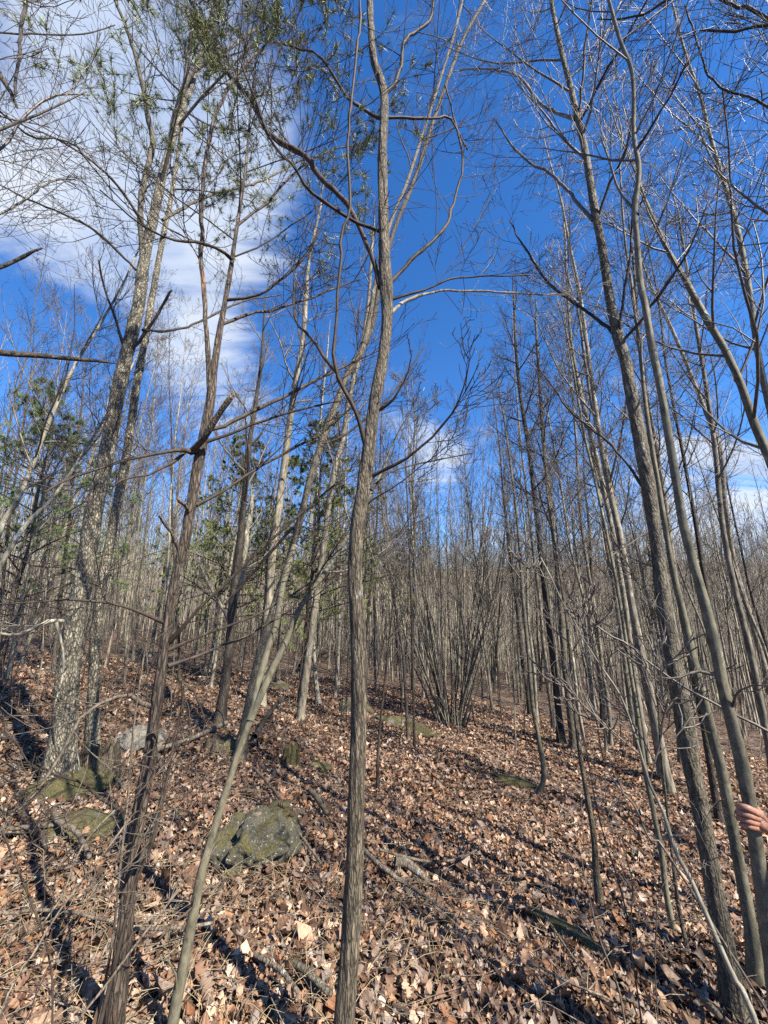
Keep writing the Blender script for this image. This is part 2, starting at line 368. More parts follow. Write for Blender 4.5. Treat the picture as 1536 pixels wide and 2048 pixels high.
PAL = np.array([(.08, .048, .030), (.15, .088, .054), (.23, .135, .083), (.33, .205, .125), (.43, .285, .18), (.52, .37, .245), (.60, .47, .35), (.22, .165, .125), (.34, .275, .22), (.28, .13, .06), (.41, .22, .105)])
PW = np.array([10, 13, 14, 13, 11, 8, 4, 10, 6, 5, 4.]); PW /= PW.sum()
def scatter(n, r0, r1, az, stations, smin, smax, seed, lift, tilt):
    rng = np.random.default_rng(seed); protos = []
    for q in range(10): protos.append(leaf_proto(stations, ('oak', 'plain', 'maple', 'oak', 'plain')[q % 5] if stations > 3 else 'plain', rng))
    Vs, Qs, Cs, off = [], [], [], 0
    for V0, Q0 in protos:
        m = n // len(protos)
        r = np.sqrt(rng.uniform(r0 ** 2, r1 ** 2, m)); A = rng.uniform(-az, az, m) * math.pi / 180
        x = r * np.sin(A); y = r * np.cos(A); sc = rng.uniform(smin, smax, m)
        yaw = rng.uniform(0, 6.283, m); tl = np.abs(rng.normal(0, tilt, m)); ta = rng.uniform(0, 6.283, m)
        V = np.repeat(V0[None], m, 0) * sc[:, None, None]; V[..., 1] *= rng.uniform(.7, 1.25, m)[:, None]
        c, s_ = np.cos(yaw)[:, None], np.sin(yaw)[:, None]
        vx = V[..., 0] * c - V[..., 1] * s_; vy = V[..., 0] * s_ + V[..., 1] * c; vz = V[..., 2]
        # tilt by tl about horizontal axis ta
        kx, ky = np.cos(ta)[:, None], np.sin(ta)[:, None]; ct, st_ = np.cos(tl)[:, None], np.sin(tl)[:, None]
        dot = (kx * vx + ky * vy) * (1 - ct)
        nx = vx * ct + ky * vz * st_ + kx * dot; ny = vy * ct - kx * vz * st_ + ky * dot; nz_ = vz * ct + (kx * vy - ky * vx) * st_
        z = tz(x, y) + rng.uniform(0, 1, m) * lift + .25 * sc * np.sin(tl)
        W_ = np.stack([nx + x[:, None], ny + y[:, None], nz_ + z[:, None]], -1)
        kv = len(V0); Vs.append(W_.reshape(-1, 3)); Qs.append((Q0[None] + (np.arange(m) * kv)[:, None, None]).reshape(-1, 4) + off); off += m * kv
        patch = np.sin(x * .9 + 1.3) * np.cos(y * .8) + np.sin(x * 2.1 - y * 1.7)
        col = PAL[rng.choice(len(PAL), m, p=PW)] * np.array([.86, .89, .96]) * (rng.uniform(.62, 1.3, m) * (1 + .07 * patch))[:, None]
        Cs.append(np.repeat(np.c_[col, np.ones(m)], kv, 0))
    return np.concatenate(Vs), np.concatenate(Qs), np.concatenate(Cs)
def litter(name, *args):
    V, Q, Cc = scatter(*args); me = mesh_np(name, V, [Q], M['litter'])
    at = me.attributes.new('leafcol', 'FLOAT_COLOR', 'POINT'); at.data.foreach_set('color', Cc.astype(np.float32).ravel())
    o = obj(name, me); o['kind'] = 'stuff'; o['category'] = 'leaf litter'; return o
o = litter('leaf_litter', 72000, .4, 5.2, 60, 7, .018, .062, 1, .04, .30); o['label'] = 'curled brown oak and maple leaves covering the near forest floor'
o = litter('leaf_litter', 120000, 5.0, 14, 56, 4, .032, .088, 2, .045, .36); o['label'] = 'carpet of brown fallen leaves across the middle of the slope'
o = litter('leaf_litter', 80000, 13.7, 40, 54, 2, .12, .24, 3, .05, .45); o['label'] = 'distant brown leaf carpet under the crowded young trees'
o = litter('leaf_litter', 9000, .4, 6, 179, 3, .07, .14, 4, .04, .5); o['label'] = 'brown fallen leaves around the edge of the clearing'

rng = np.random.default_rng(11)                       # the three hundred largest leaves, one object each
lme = []
for q in range(12):
    V0, Q0 = leaf_proto(19, ('oak', 'maple', 'plain')[q % 3], rng)
    st = np.array([(.5, 0, 0), (.78, .01, .03), (.78, -.01, .03)]) + np.array([0, 0, V0[-2][2]])
    V1 = np.vstack([V0, st]); lme.append(mesh_np('leaf', V1, [Q0, np.array([(len(V0), len(V0) + 1, len(V0) + 2)])], M['leaf']))
nl = 0
while nl < 262:
    r = math.sqrt(rng.uniform(1.3 ** 2, 3.3 ** 2)); A = rng.uniform(-.80, .80); x, y = r * math.sin(A), r * math.cos(A)
    o = obj('leaf', lme[nl % 12], ground); sc = rng.uniform(.045, .078); o.scale = (sc, sc * rng.uniform(.8, 1.1), sc)
    o.location = (x, y, float(tz(x, y)) + .045 + rng.uniform(0, .03)); o.rotation_euler = (rng.normal(0, .4), rng.normal(0, .4), rng.uniform(0, 6.28)); nl += 1

# ------------------------------------------------------------------ growing branches
def unit(v): return v / (np.linalg.norm(v) + 1e-9)
def grow(out, p, d, Ln, r, lvl, rng, P):
    n = P['n'][lvl]; st = np.cumsum(rng.normal(0, P['wob'][lvl], (n - 1, 3)), 0)
    dirs = d + st; dirs[:, 2] += P['trop'][lvl] * np.linspace(0, 1, n - 1)
    dirs /= np.linalg.norm(dirs, axis=1, keepdims=True)
    pts = np.vstack([p, p + np.cumsum(dirs * (Ln / (n - 1)), 0)])
    rad = np.linspace(r, max(r * P.get('tip', .3), P['rmin']), n)
    out.append((pts, rad, lvl))
    sprout(out, pts, rad, Ln, lvl, rng, P)
    return pts
def sprout(out, pts, rad, Ln, lvl, rng, P, k=None, t0=.15):
    if lvl + 1 >= len(P['n']): return
    k = P['k'][lvl] if k is None else k; n = len(pts)
    for i in range(k):
        t = t0 + (1 - t0) * (i + rng.uniform(0, .9)) / k
        f = t * (n - 1); j = min(int(f), n - 2); q = pts[j] + (pts[j + 1] - pts[j]) * (f - j)
        T = unit(pts[j + 1] - pts[j]); S = unit(np.cross(T, rng.normal(0, 1, 3)))
        ang = math.radians(rng.uniform(*P['ang'])); dd = T * math.cos(ang) + S * math.sin(ang)
        l2 = Ln * rng.uniform(*P['len'][lvl]) * (1.15 - .6 * t)
        grow(out, q, dd, l2, max(rad[j] * P.get('rf', .5), P['rmin']), lvl + 1, rng, P)
FINE = dict(n=[8, 6, 5, 4], k=[8, 4, 2], wob=[.08, .10, .12, .16], trop=[.5, .5, .4, .3], ang=(26, 52), len=[(.35, .6), (.38, .68), (.35, .7)], rmin=.0015, rf=.5)
MID = dict(n=[8, 5, 4], k=[9, 5], wob=[.09, .14, .2], trop=[.5, .4, .3], ang=(25, 55), len=[(.3, .55), (.4, .7)], rmin=.0028, rf=.5)
SIDES = lambda lv: (6, 5, 4, 3, 3)[lv] if lv < 5 else 3

def crown_on(out, pts, rad, rng, count, t0, length, P, ang=(32, 60), up=.3, azi=None):
    """primary limbs all along a trunk polyline from fraction t0; length(t) in metres."""
    n = len(pts); g = rng.uniform(0, 6.28)
    for i in range(count):
        t = t0 + (1 - t0) * (i + rng.uniform(0, .8)) / count; f = t * (n - 1); j = min(int(f), n - 2)
        q = pts[j] + (pts[j + 1] - pts[j]) * (f - j); T = unit(pts[j + 1] - pts[j]); g += 2.4 + rng.normal(0, .4)
        A = unit(np.cross(T, (0, 1, .1))); B = np.cross(T, A)
        S = A * math.cos(g) + B * math.sin(g); a = math.radians(rng.uniform(*ang))
        ln = length((t - t0) / (1 - t0)) * rng.uniform(.6, 1.15)
        grow(out, q, unit(T * math.cos(a) + S * math.sin(a)), ln, max(min(rad[j] * .45, .012 * ln + .004), P['rmin']), 0, rng, P)

# ------------------------------------------------------------------ traced trees
def plane_pt(px, py, B, nrm, off):
    d = ray(px, py); t = (np.dot(B, nrm) + off) / np.dot(d, nrm); return d * t
def base_for(pts, dist):
    if dist is None: return ghit(pts[0][0], pts[0][1])
    d = ray(pts[0][0], pts[0][1]); h = unit(np.array([d[0], d[1], 0])) * dist
    h[2] = tz(h[0], h[1]); return h
def trace(pts, B, off0=0., off1=0., skip_base=False):
    nrm = unit(np.array([B[0], B[1], 0])); ca = nrm[1]; out = []; n = len(pts)
    for q, (px, py, w) in enumerate(pts):
        p = plane_pt(px, py, B, nrm, off0 + (off1 - off0) * q / max(n - 1, 1))
        depth = p[1] * math.cos(PITCH) + p[2] * math.sin(PITCH)
        out.append((*p, .5 * w * depth / F * ca))
    return np.array(out)
SEED = [100]
WS = 1.0
def tree(name, label, cat, pts, mat, dist=None, ws=.75, wk=1., ext=3.0, crown=(14, .45, 1.6), P=FINE, limbs=(), sides=14, amp=.05, flare=.5, twig='twig', group=None, off1=0., rings=None, ang=(32, 60), seed=None, spray=None, sink=.08, stub=False):
    SEED[0] += 1; rng = np.random.default_rng(SEED[0] if seed is None else seed)
    if callable(ws): pts = [(a, b, ws(b) * wk) for a, b, c in pts]
    else: pts = [(a, b, c * ws) for a, b, c in pts]
    B = base_for(pts, dist); T = trace(pts, B, 0, off1)
    gz = float(tz(T[0, 0], T[0, 1]))
    if T[0, 2] > gz + .03:
        d0 = unit(T[0, :3] - T[1, :3]); d0 = unit(d0 * .5 + np.array([0, 0, -1]) * .6); st = (T[0, 2] - gz + sink) / -d0[2]
        T = np.vstack([np.append(T[0, :3] + d0 * st, T[0, 3] * 1.1), T])
    else: T = np.vstack([T[0] - np.array([0, 0, sink, 0]), T])
    base = T[0, :3].copy(); base[2] = float(tz(base[0], base[1]))
    if ext > 0:
        d = unit(unit(T[-1, :3] - T[-2, :3]) + np.array([0, 0, .15])); r = T[-1, 3]
        for q in range(1, 6):
            T = np.vstack([T, np.append(T[-1, :3] + (d + rng.normal(0, .05, 3)) * ext / 5, max(r * (1 - q / 5.4), .003))])
    length = np.linalg.norm(np.diff(T[:, :3], axis=0), axis=1).sum()
    n = rings or int(np.clip(length / .045, 24, 260)); S = catmull(T, n); P3, R = S[:, :3] - base, np.maximum(S[:, 3], .0025)
    h = np.maximum(P3[:, 2], 0); R = R * (1 + flare * np.exp(-h / .13))
    # knots
    for q in range(int(length * 1.2)):
        c = rng.integers(5, n - 3); R = R * (1 + rng.uniform(.03, .11) * np.exp(-((np.arange(n) - c) * length / n / .03) ** 2))
    root = thing(name, label, cat, base, group)
    V, polys = solid_tube(P3, R, sides, amp, SEED[0]); obj('trunk', mesh_np('trunk', V, polys, M[mat]), root)
    out = []
    if crown and crown[0]:
        cn, t0, cl = crown; crown_on(out, P3, R, rng, cn, t0, lambda t: cl * (1.1 - .75 * t), P, ang)
        if out:
            V, Q = tubes(out, SIDES); obj('crown', mesh_np('crown', V, [Q], M[twig]), root)
        if spray:
            add_spray(root, out, rng, *spray)
    for lb in limbs:
        lp, o1, lmat, kk = (list(lb) + [None] * 4)[:4]
        LT = trace([(a, b, max(c * .72, 2.2)) for a, b, c in lp], B, 0 if len(lb) < 5 else lb[4], o1 or 0.); ll = np.linalg.norm(np.diff(LT[:, :3], axis=0), axis=1).sum()
        m = int(np.clip(ll / .06, 8, 60)); LS = catmull(LT, m); LP, LR = LS[:, :3] - base, np.maximum(LS[:, 3], .002); jt = rng.normal(0, .006, (m, 3)) * (rng.uniform(size=(m, 1)) < .4); jt[:2] = 0; LP = LP + np.cumsum(jt, 0) - np.linspace(0, 1, m)[:, None] * jt.sum(0); LR = LR * (1 + .18 * (rng.uniform(size=m) < .2)) * (1 + (.5 if LR[0] < .009 else .05) * np.exp(-np.arange(m) / 1.3))
        br = obj('branch', None, root) if False else None
        V, polys = solid_tube(LP, LR, 8, .04, SEED[0]); Vs, Qs = [V], [polys[0]]; tr = polys[1]
        o2 = []; kk = 7 if kk is None else (kk + 4 if kk > 3 else kk)
        if kk: sprout(o2, LP, LR * .55, min(ll, 1.6), 0, rng, P, k=kk, t0=.25)
        if o2:
            V2, Q2 = tubes(o2, SIDES); Qs.append(Q2 + len(V)); Vs.append(V2)
        me = mesh_np('branch', np.concatenate(Vs), [np.concatenate(Qs), tr], M[lmat or twig]); obj('branch', me, root)
        if stub: pass
    return root, B, base

def tri_blades(P, D, ln, w, rng, count, spread, mat, name='needles'):
    """needle-like blades: count per point, around direction D"""
    m = len(P); Pn = np.repeat(P, count, 0); Dn = np.repeat(D, count, 0)
    d = Dn + rng.normal(0, spread, Dn.shape); d /= np.linalg.norm(d, axis=1, keepdims=True)
    s_ = np.cross(d, rng.normal(0, 1, d.shape)); s_ /= np.linalg.norm(s_, axis=1, keepdims=True) + 1e-9
    l = ln * rng.uniform(.7, 1.15, (len(d), 1)); V = np.stack([Pn - s_ * w, Pn + s_ * w, Pn + d * l], 1).reshape(-1, 3)
    return mesh_np(name, V, [np.arange(len(V)).reshape(-1, 3)], mat, False)
def add_spray(root, out, rng, frac, ln, w, count, spread, mat, per=3):
    tips = [(p, r) for p, r, lv in out if lv >= 2]
    P, D = [], []
    for p, _ in tips:
        if rng.uniform() > frac: continue
        for q in range(per):
            t = rng.uniform(.25, 1) * (len(p) - 1); j = min(int(t), len(p) - 2); P.append(p[j] + (p[j + 1] - p[j]) * (t - j)); D.append(unit(p[j + 1] - p[j]))
    if P: obj('needles', tri_blades(np.array(P), np.array(D), ln, w, rng, count, spread, M[mat]), root)

T_ = tree
# centre tree
T_('slender_tree', 'furrowed brown trunk with an S bend rising through the middle of the picture', 'tree',
   [(688, 2048, 78), (700, 1900, 74), (708, 1750, 73), (712, 1600, 72), (718, 1450, 68), (717, 1320, 64), (714, 1220, 60), (710, 1160, 58), (714, 1060, 56), (726, 980, 55), (737, 900, 53), (750, 800, 48), (765, 720, 44), (774, 640, 41), (772, 570, 38), (768, 480, 36), (766, 400, 33), (765, 300, 28), (768, 190, 26), (748, 120, 19), (742, 60, 17), (738, -30, 15)],
   'furrow', wk=1.06, dist=1.75, ext=3.2, ws=lambda y: float(np.interp(y, [-30, 100, 300, 450, 570, 640, 720, 900, 1050, 1200, 1550, 1750, 2048], [11, 13, 17, 19, 25, 20, 21, 24, 26, 28, 31, 33, 39])), crown=(9, .72, 1.0), sides=40, rings=330, amp=.045, flare=.15, limbs=[
   ([(735, 915, 13), (720, 850, 11), (700, 800, 11), (672, 740, 11), (676, 660, 8), (680, 600, 8), (690, 500, 8), (702, 420, 8), (695, 290, 7), (712, 190, 7), (722, 60, 7), (718, -30, 6)], -.15, 'twigdark', 6),
   ([(672, 742, 9), (640, 705, 8), (615, 670, 7), (590, 640, 6), (588, 560, 5)], .15, 'twigdark', 4),
   ([(760, 575, 14), (735, 490, 13), (708, 430, 13), (692, 405, 14), (650, 370, 15), (610, 320, 14), (545, 280, 14), (500, 200, 12), (450, 140, 11), (410, 60, 10), (370, -20, 9)], .35, 'twigdark', 8),
   ([(758, 462, 10), (700, 435, 9), (630, 385, 8), (585, 325, 7), (550, 290, 7), (512, 205, 6), (480, 120, 5)], -.2, 'twigdark', 6),
   ([(776, 570, 10), (830, 515, 10), (862, 490, 9), (900, 455, 9), (918, 400, 7), (926, 340, 6), (924, 300, 6), (905, 220, 5), (890, 170, 4)], .2, 'twigdark', 6),
   ([(782, 625, 9), (810, 605, 8), (845, 590, 7), (900, 583, 6), (980, 583, 5), (1080, 585, 4), (1130, 590, 3)], .4, 'pale', 5),
   ([(780, 600, 6), (850, 580, 5), (900, 560, 5), (960, 552, 4), (1060, 550, 3)], .1, 'twigdark', 4),
   ([(755, 822, 7), (780, 806, 7), (805, 775, 5), (820, 740, 4), (826, 700, 3)], -.15, 'twigdark', 2),
   ([(745, 952, 8), (790, 928, 8), (840, 898, 7), (880, 855, 6), (915, 810, 5), (930, 770, 4), (940, 715, 3)], -.3, 'twigdark', 4),
   ([(742, 980, 6), (770, 950, 5), (800, 938, 4), (870, 920, 4), (950, 905, 3)], .15, 'twigdark', 3),
   ([(768, 240, 8), (700, 200, 7), (650, 120, 6), (600, 100, 5), (530, 80, 4)], .2, 'twigdark', 4),
   ([(770, 190, 10), (800, 150, 10), (812, 80, 9), (860, 40, 7), (872, -20, 6)], .15, 'twigdark', 4),
   ([(775, 235, 6), (860, 235, 6), (900, 240, 5), (935, 300, 4)], .2, 'twigdark', 2)])
# slim smooth leaner in front-left
T_('leaning_sapling', 'smooth grey-green sapling leaning right, rooted at the bottom left of centre', 'tree',
   [(345, 2048, 42), (375, 1890, 40), (400, 1760, 38), (425, 1670, 34), (450, 1590, 34), (478, 1500, 34), (505, 1430, 36), (540, 1350, 30), (575, 1275, 27), (600, 1215, 24), (640, 1160, 20), (690, 1080, 15), (740, 990, 10)],
   'smooth', wk=.9, dist=2.0, ext=.9, ws=lambda y: float(np.interp(y, [990, 1350, 1550, 1700, 1900, 2048], [8, 17, 15, 20, 25, 26])), crown=(7, .55, .8), sides=20, amp=.03, flare=.1, limbs=[
   ([(500, 1440, 26), (512, 1400, 24), (530, 1330, 22), (552, 1250, 20), (566, 1170, 18), (590, 1090, 16)], .06, 'smooth', 0),
   ([(395, 1775, 7), (380, 1820, 6), (340, 1850, 5), (300, 1875, 4)], -.1, 'twigdark', 2), ([(352, 1990, 6), (345, 1950, 5), (320, 1910, 4)], -.1, 'smooth', 1)])
# taller leaner behind it
T_('leaning_tree', 'tall smooth grey tree sweeping right to cross behind the centre trunk and forking', 'tree',
   [(478, 1520, 40), (500, 1400, 36), (525, 1290, 34), (550, 1210, 34), (575, 1130, 33), (600, 1040, 32), (620, 960, 31), (645, 880, 30), (675, 800, 28), (700, 740, 27), (728, 690, 25), (742, 620, 17), (752, 560, 15), (780, 450, 14), (812, 370, 14), (845, 270, 13), (880, 160, 12), (905, 80, 11), (930, -20, 10)],
   'grey', wk=.85, twig='twigdark', ext=3.5, ws=lambda y: float(np.interp(y, [-20, 560, 690, 1130, 1520], [6, 9, 15, 17, 25])), crown=(16, .5, 1.9), sides=20, amp=.03, flare=.6, limbs=[
   ([(728, 690, 20), (748, 640, 15), (760, 560, 13), (790, 460, 13), (835, 350, 13), (870, 240, 12), (925, 85, 10), (985, -20, 9)], .1, 'dark', 8),
   ([(600, 1040, 9), (520, 1130, 8), (450, 1210, 7)], .2, 'twigdark', 3, .0),
   ([(640, 890, 8), (700, 860, 7), (790, 780, 6), (850, 690, 4)], .3, 'twigdark', 5)])
# the left pair
T_('big_pale_tree', 'thickest pale flaky-barked trunk with a flared foot on the mossy mound', 'tree',
   [(118, 1590, 105), (122, 1540, 84), (128, 1450, 74), (138, 1330, 66), (152, 1230, 58), (165, 1170, 56), (182, 1060, 56), (200, 970, 54), (215, 900, 50), (235, 790, 46), (255, 700, 42), (275, 620, 38), (292, 500, 36), (308, 430, 34), (325, 350, 30), (345, 280, 26), (372, 200, 22), (398, 120, 18), (440, -10, 13)],
   'flaky', ext=2.5, ws=lambda y: float(np.interp(y, [-10, 280, 550, 730, 960, 1100, 1250, 1400, 1500, 1590], [9, 16, 25, 29, 33, 38, 42, 50, 58, 85])), crown=(15, .5, 2.3), sides=48, rings=330, amp=.055, flare=.35, limbs=[
   ([(285, 520, 16), (282, 430, 17), (290, 360, 17), (305, 290, 17), (295, 230, 16), (275, 130, 13), (255, 60, 11), (225, -10, 9)], .2, 'grey', 8),
   ([(335, 300, 15), (360, 200, 15), (385, 150, 13), (425, 120, 11), (470, 90, 9), (520, 50, 7)], -.3, 'grey', 6),
   ([(250, 700, 10), (230, 640, 8), (205, 560, 6), (198, 520, 5)], -.3, 'twigdark', 4),
   ([(252, 705, 14), (280, 685, 11), (305, 650, 9), (330, 605, 8), (344, 580, 7)], -.3, 'twigdark', 0),
   ([(285, 660, 9), (330, 665, 8), (390, 650, 7), (450, 620, 7), (500, 600, 5), (560, 590, 4)], .3, 'twigdark', 5, -.2),
   ([(132, 1243, 13), (100, 1242, 12), (62, 1260, 11), (25, 1270, 10), (-25, 1262, 9)], -.3, 'pale', 3),
   ([(112, 1245, 7), (124, 1290, 6), (127, 1340, 6), (115, 1390, 5), (108, 1415, 4)], -.3, 'pale', 0, -.25),
   ([(272, 540, 8), (200, 470, 8), (130, 430, 7), (60, 400, 6), (0, 370, 5)], .5, 'twigdark', 7),
   ([(300, 470, 9), (240, 380, 8), (190, 330, 7), (130, 290, 6), (50, 250, 5), (0, 225, 4)], -.6, 'twigdark', 8),
   ([(325, 440, 10), (400, 400, 9), (450, 380, 8), (520, 360, 7), (600, 320, 5)], .4, 'grey', 7)])
r2 = T_('pine_tree', 'narrower pale pine behind the thick flaky trunk, with blue-green needle tufts', 'tree',
   [(182, 1560, 62), (184, 1480, 50), (186, 1400, 36), (190, 1300, 33), (200, 1190, 32), (215, 1110, 31), (232, 1020, 29), (250, 930, 27), (262, 850, 26), (275, 760, 25), (290, 680, 22), (305, 590, 20), (325, 480, 17), (345, 380, 14), (365, 240, 12), (375, 120, 10), (390, 0, 8)],
   'flaky', ext=1.5, ws=.66, crown=(17, .52, 1.7), sides=24, amp=.05, flare=.5, P=dict(FINE, k=[7, 3, 2], rmin=.002), ang=(50, 80), spray=(.40, .12, .0013, 26, .8, 'needle', 1))
T_('cedar_tree', 'dark shaggy red-barked cedar with broken side branches, left foreground', 'tree',
   [(228, 2048, 92), (246, 1880, 78), (262, 1740, 68), (280, 1620, 58), (296, 1530, 54), (312, 1420, 46), (325, 1320, 42), (336, 1240, 42), (352, 1160, 41), (372, 1070, 38), (388, 980, 34), (402, 900, 32), (418, 820, 27), (430, 720, 24), (440, 660, 22), (458, 560, 19), (470, 480, 16), (482, 400, 14), (492, 330, 11), (498, 260, 9), (505, 180, 7), (520, 60, 5)],
   'cedar', wk=.94, dist=2.1, ext=1.6, ws=lambda y: float(np.interp(y, [60, 330, 550, 700, 850, 1100, 1300, 1450, 1550, 1750, 1900, 2048], [3, 6, 10, 15, 22, 24, 22, 26, 30, 29, 36, 48])), crown=(26, .5, 1.5), sides=40, rings=300, amp=.075, flare=.1, twig='twigdark', spray=(.8, .05, .0014, 10, .8, 'spray', 5), limbs=[
   ([(424, 812, 16), (414, 760, 16), (411, 700, 15), (404, 600, 14), (397, 500, 13), (398, 400, 12), (408, 300, 11), (430, 220, 10), (460, 160, 9), (500, 110, 7), (545, 70, 5)], -.15, 'cedar', 8),
   ([(385, 905, 16), (370, 900, 13), (330, 908, 11), (270, 920, 10), (200, 935, 9), (140, 960, 8), (90, 985, 7)], -.35, 'twigdark', 5),
   ([(380, 905, 20), (405, 880, 20), (435, 832, 17), (468, 786, 15)], -.25, 'cedar', 0),
   ([(368, 905, 9), (345, 925, 9), (300, 945, 8), (255, 955, 7), (225, 972, 6)], -.2, 'twigdark', 0),
   ([(410, 862, 13), (450, 850, 12), (510, 822, 11), (570, 795, 10), (625, 765, 9), (690, 735, 7), (760, 700, 4)], .25, 'twigdark', 6),
   ([(408, 885, 9), (470, 865, 8), (520, 842, 8), (590, 820, 6), (690, 800, 4)], -.1, 'twigdark', 4),
   ([(392, 1010, 10), (440, 985, 9), (510, 938, 9), (600, 890, 8), (660, 850, 7), (720, 800, 5)], .15, 'twigdark', 5),
   ([(336, 1285, 12), (360, 1262, 11), (400, 1215, 10), (450, 1170, 10), (510, 1110, 9), (590, 1040, 7), (680, 960, 5)], -.25, 'twigdark', 6),
   ([(338, 1300, 9), (380, 1280, 9), (440, 1255, 8), (510, 1232, 7), (600, 1180, 5), (690, 1120, 4)], -.1, 'twigdark', 4),
   ([(336, 1332, 10), (370, 1320, 9), (430, 1295, 8), (510, 1255, 7), (600, 1190, 5), (720, 1010, 4)], .1, 'twigdark', 4),
   ([(328, 1245, 10), (290, 1228, 9), (250, 1212, 8), (190, 1200, 7), (130, 1200, 7), (60, 1206, 6), (-20, 1208, 5)], -.3, 'twigdark', 5),
   ([(300, 1412, 14), (280, 1405, 13), (252, 1394, 12), (220, 1402, 10), (165, 1430, 9), (130, 1490, 10), (90, 1560, 9), (50, 1610, 7), (-10, 1655, 6)], -.4, 'deadwood', 4),
   ([(250, 1640, 9), (240, 1615, 9), (215, 1610, 9), (190, 1580, 8), (150, 1555, 7), (108, 1543, 6), (60, 1520, 4), (10, 1460, 4)], -.3, 'twigdark', 4),
   ([(358, 1100, 8), (340, 1070, 8), (325, 1040, 7), (318, 1032, 6)], -.15, 'cedar', 0),
   ([(380, 1030, 10), (372, 1010, 10), (357, 998, 9)], -.15, 'cedar', 0),
   ([(440, 650, 8), (500, 630, 8), (580, 605, 7), (660, 580, 6), (720, 560, 4)], .3, 'twigdark', 6),
   ([(450, 600, 8), (520, 590, 7), (600, 530, 6), (650, 440, 5)], -.3, 'twigdark', 6),
   ([(465, 520, 9), (440, 500, 8), (400, 490, 8), (340, 478, 7), (280, 450, 5), (200, 380, 4)], -.3, 'twigdark', 7),
   ([(475, 450, 7), (540, 400, 7), (600, 340, 6), (660, 300, 5), (720, 290, 4)], .3, 'twigdark', 8),
   ([(310, 1500, 10), (330, 1560, 8), (318, 1620, 12), (300, 1680, 14), (265, 1750, 16)], -.15, 'dark', 0)])
# right group
T_('grey_tree', 'thick dark-grey knotted trunk at the lower right corner, leaning in to the left', 'tree',
   [(1474, 2035, 84), (1455, 1920, 70), (1436, 1820, 62), (1415, 1700, 58), (1398, 1600, 54), (1382, 1530, 50), (1368, 1440, 48), (1350, 1340, 47), (1332, 1240, 46), (1322, 1170, 44), (1312, 1080, 43), (1296, 970, 42), (1280, 880, 42), (1265, 800, 40), (1250, 720, 38), (1238, 680, 40), (1220, 600, 35), (1205, 500, 33), (1188, 410, 30), (1170, 300, 26), (1155, 235, 26), (1140, 170, 22), (1120, 90, 18), (1103, 0, 15)],
   'grey', wk=.94, ext=3.2, ws=lambda y: float(np.interp(y, [0, 280, 450, 550, 680, 850, 960, 1100, 1300, 1500, 1750, 1900, 2035], [10, 15, 20, 19, 25, 30, 33, 29, 37, 39, 40, 44, 58])), crown=(18, .5, 1.9), sides=40, rings=330, amp=.04, flare=.3, limbs=[
   ([(1240, 682, 12), (1200, 640, 10), (1150, 600, 9), (1100, 560, 8), (1060, 500, 6), (1020, 440, 4)], .1, 'twigdark', 6),
   ([(1243, 685, 10), (1290, 630, 9), (1340, 560, 8), (1380, 500, 6), (1420, 400, 4)], -.2, 'twigdark', 6),
   ([(1240, 680, 11), (1243, 600, 9), (1262, 500, 7), (1270, 380, 5)], -.2, 'twigdark', 5),
   ([(1186, 440, 12), (1140, 390, 10), (1100, 350, 9), (1060, 330, 8), (1020, 290, 6), (990, 240, 4)], .2, 'twig', 7),
   ([(1195, 440, 9), (1220, 360, 8), (1250, 300, 7), (1270, 200, 5)], -.2, 'twigdark', 6),
   ([(1150, 238, 12), (1110, 225, 10), (1080, 210, 9), (1040, 160, 8), (990, 140, 6), (920, 140, 4)], .3, 'twig', 6),
   ([(1158, 235, 9), (1168, 150, 8), (1175, 60, 7), (1190, -20, 5)], -.2, 'twigdark', 5),
   ([(1162, 240, 8), (1200, 170, 7), (1260, 60, 6), (1300, -10, 5)], -.3, 'twigdark', 6),
   ([(1282, 970, 9), (1250, 920, 8), (1200, 870, 7), (1140, 820, 6), (1080, 740, 4)], .3, 'twigdark', 6)])
T_('grey_tree', 'smooth slim trunk nearly touching the right of the thick knotted one', 'tree',
   [(1512, 1965, 56), (1502, 1860, 46), (1480, 1740, 43), (1462, 1640, 42), (1445, 1550, 41), (1425, 1470, 38), (1402, 1380, 35), (1382, 1300, 32), (1362, 1210, 26), (1345, 1140, 22), (1335, 1080, 19), (1322, 1000, 18), (1305, 900, 17), (1290, 800, 16), (1282, 720, 14), (1272, 640, 13), (1262, 560, 11), (1250, 480, 9), (1240, 330, 7)],
   'smooth', ext=1.5, ws=.58, crown=(14, .5, 1.2), sides=22, amp=.03, flare=.35)
T_('held_tree', 'tall grey trunk at the right edge with a hand resting on it', 'tree',
   [(1560, 2048, 54), (1545, 1930, 50), (1525, 1790, 46), (1512, 1690, 44), (1498, 1600, 42), (1482, 1520, 40), (1462, 1440, 38), (1445, 1370, 37), (1430, 1290, 35), (1410, 1210, 32), (1385, 1120, 29), (1365, 1040, 27), (1352, 960, 26), (1335, 860, 25), (1318, 760, 24), (1303, 690, 23), (1290, 610, 22), (1280, 560, 21), (1274, 480, 19), (1270, 420, 18), (1278, 340, 16), (1268, 270, 14), (1265, 150, 13), (1240, 80, 12), (1215, -10, 10)],
   'smooth', dist=2.25, ws=.70, ext=3.0, crown=(18, .5, 1.7), sides=26, amp=.035, flare=.2, limbs=[
   ([(1275, 430, 8), (1240, 380, 7), (1220, 320, 6), (1200, 270, 4)], .1, 'twig', 4),
   ([(1272, 300, 8), (1300, 260, 8), (1340, 190, 6), (1380, 110, 5)], -.1, 'twigdark', 6),
   ([(1445, 1350, 10), (1385, 1345, 9), (1350, 1360, 6), (1290, 1355, 3)], -.1, 'twig', 2),
   ([(1460, 1420, 8), (1480, 1385, 7), (1510, 1375, 5), (1550, 1370, 3)], -.15, 'twig', 2)])
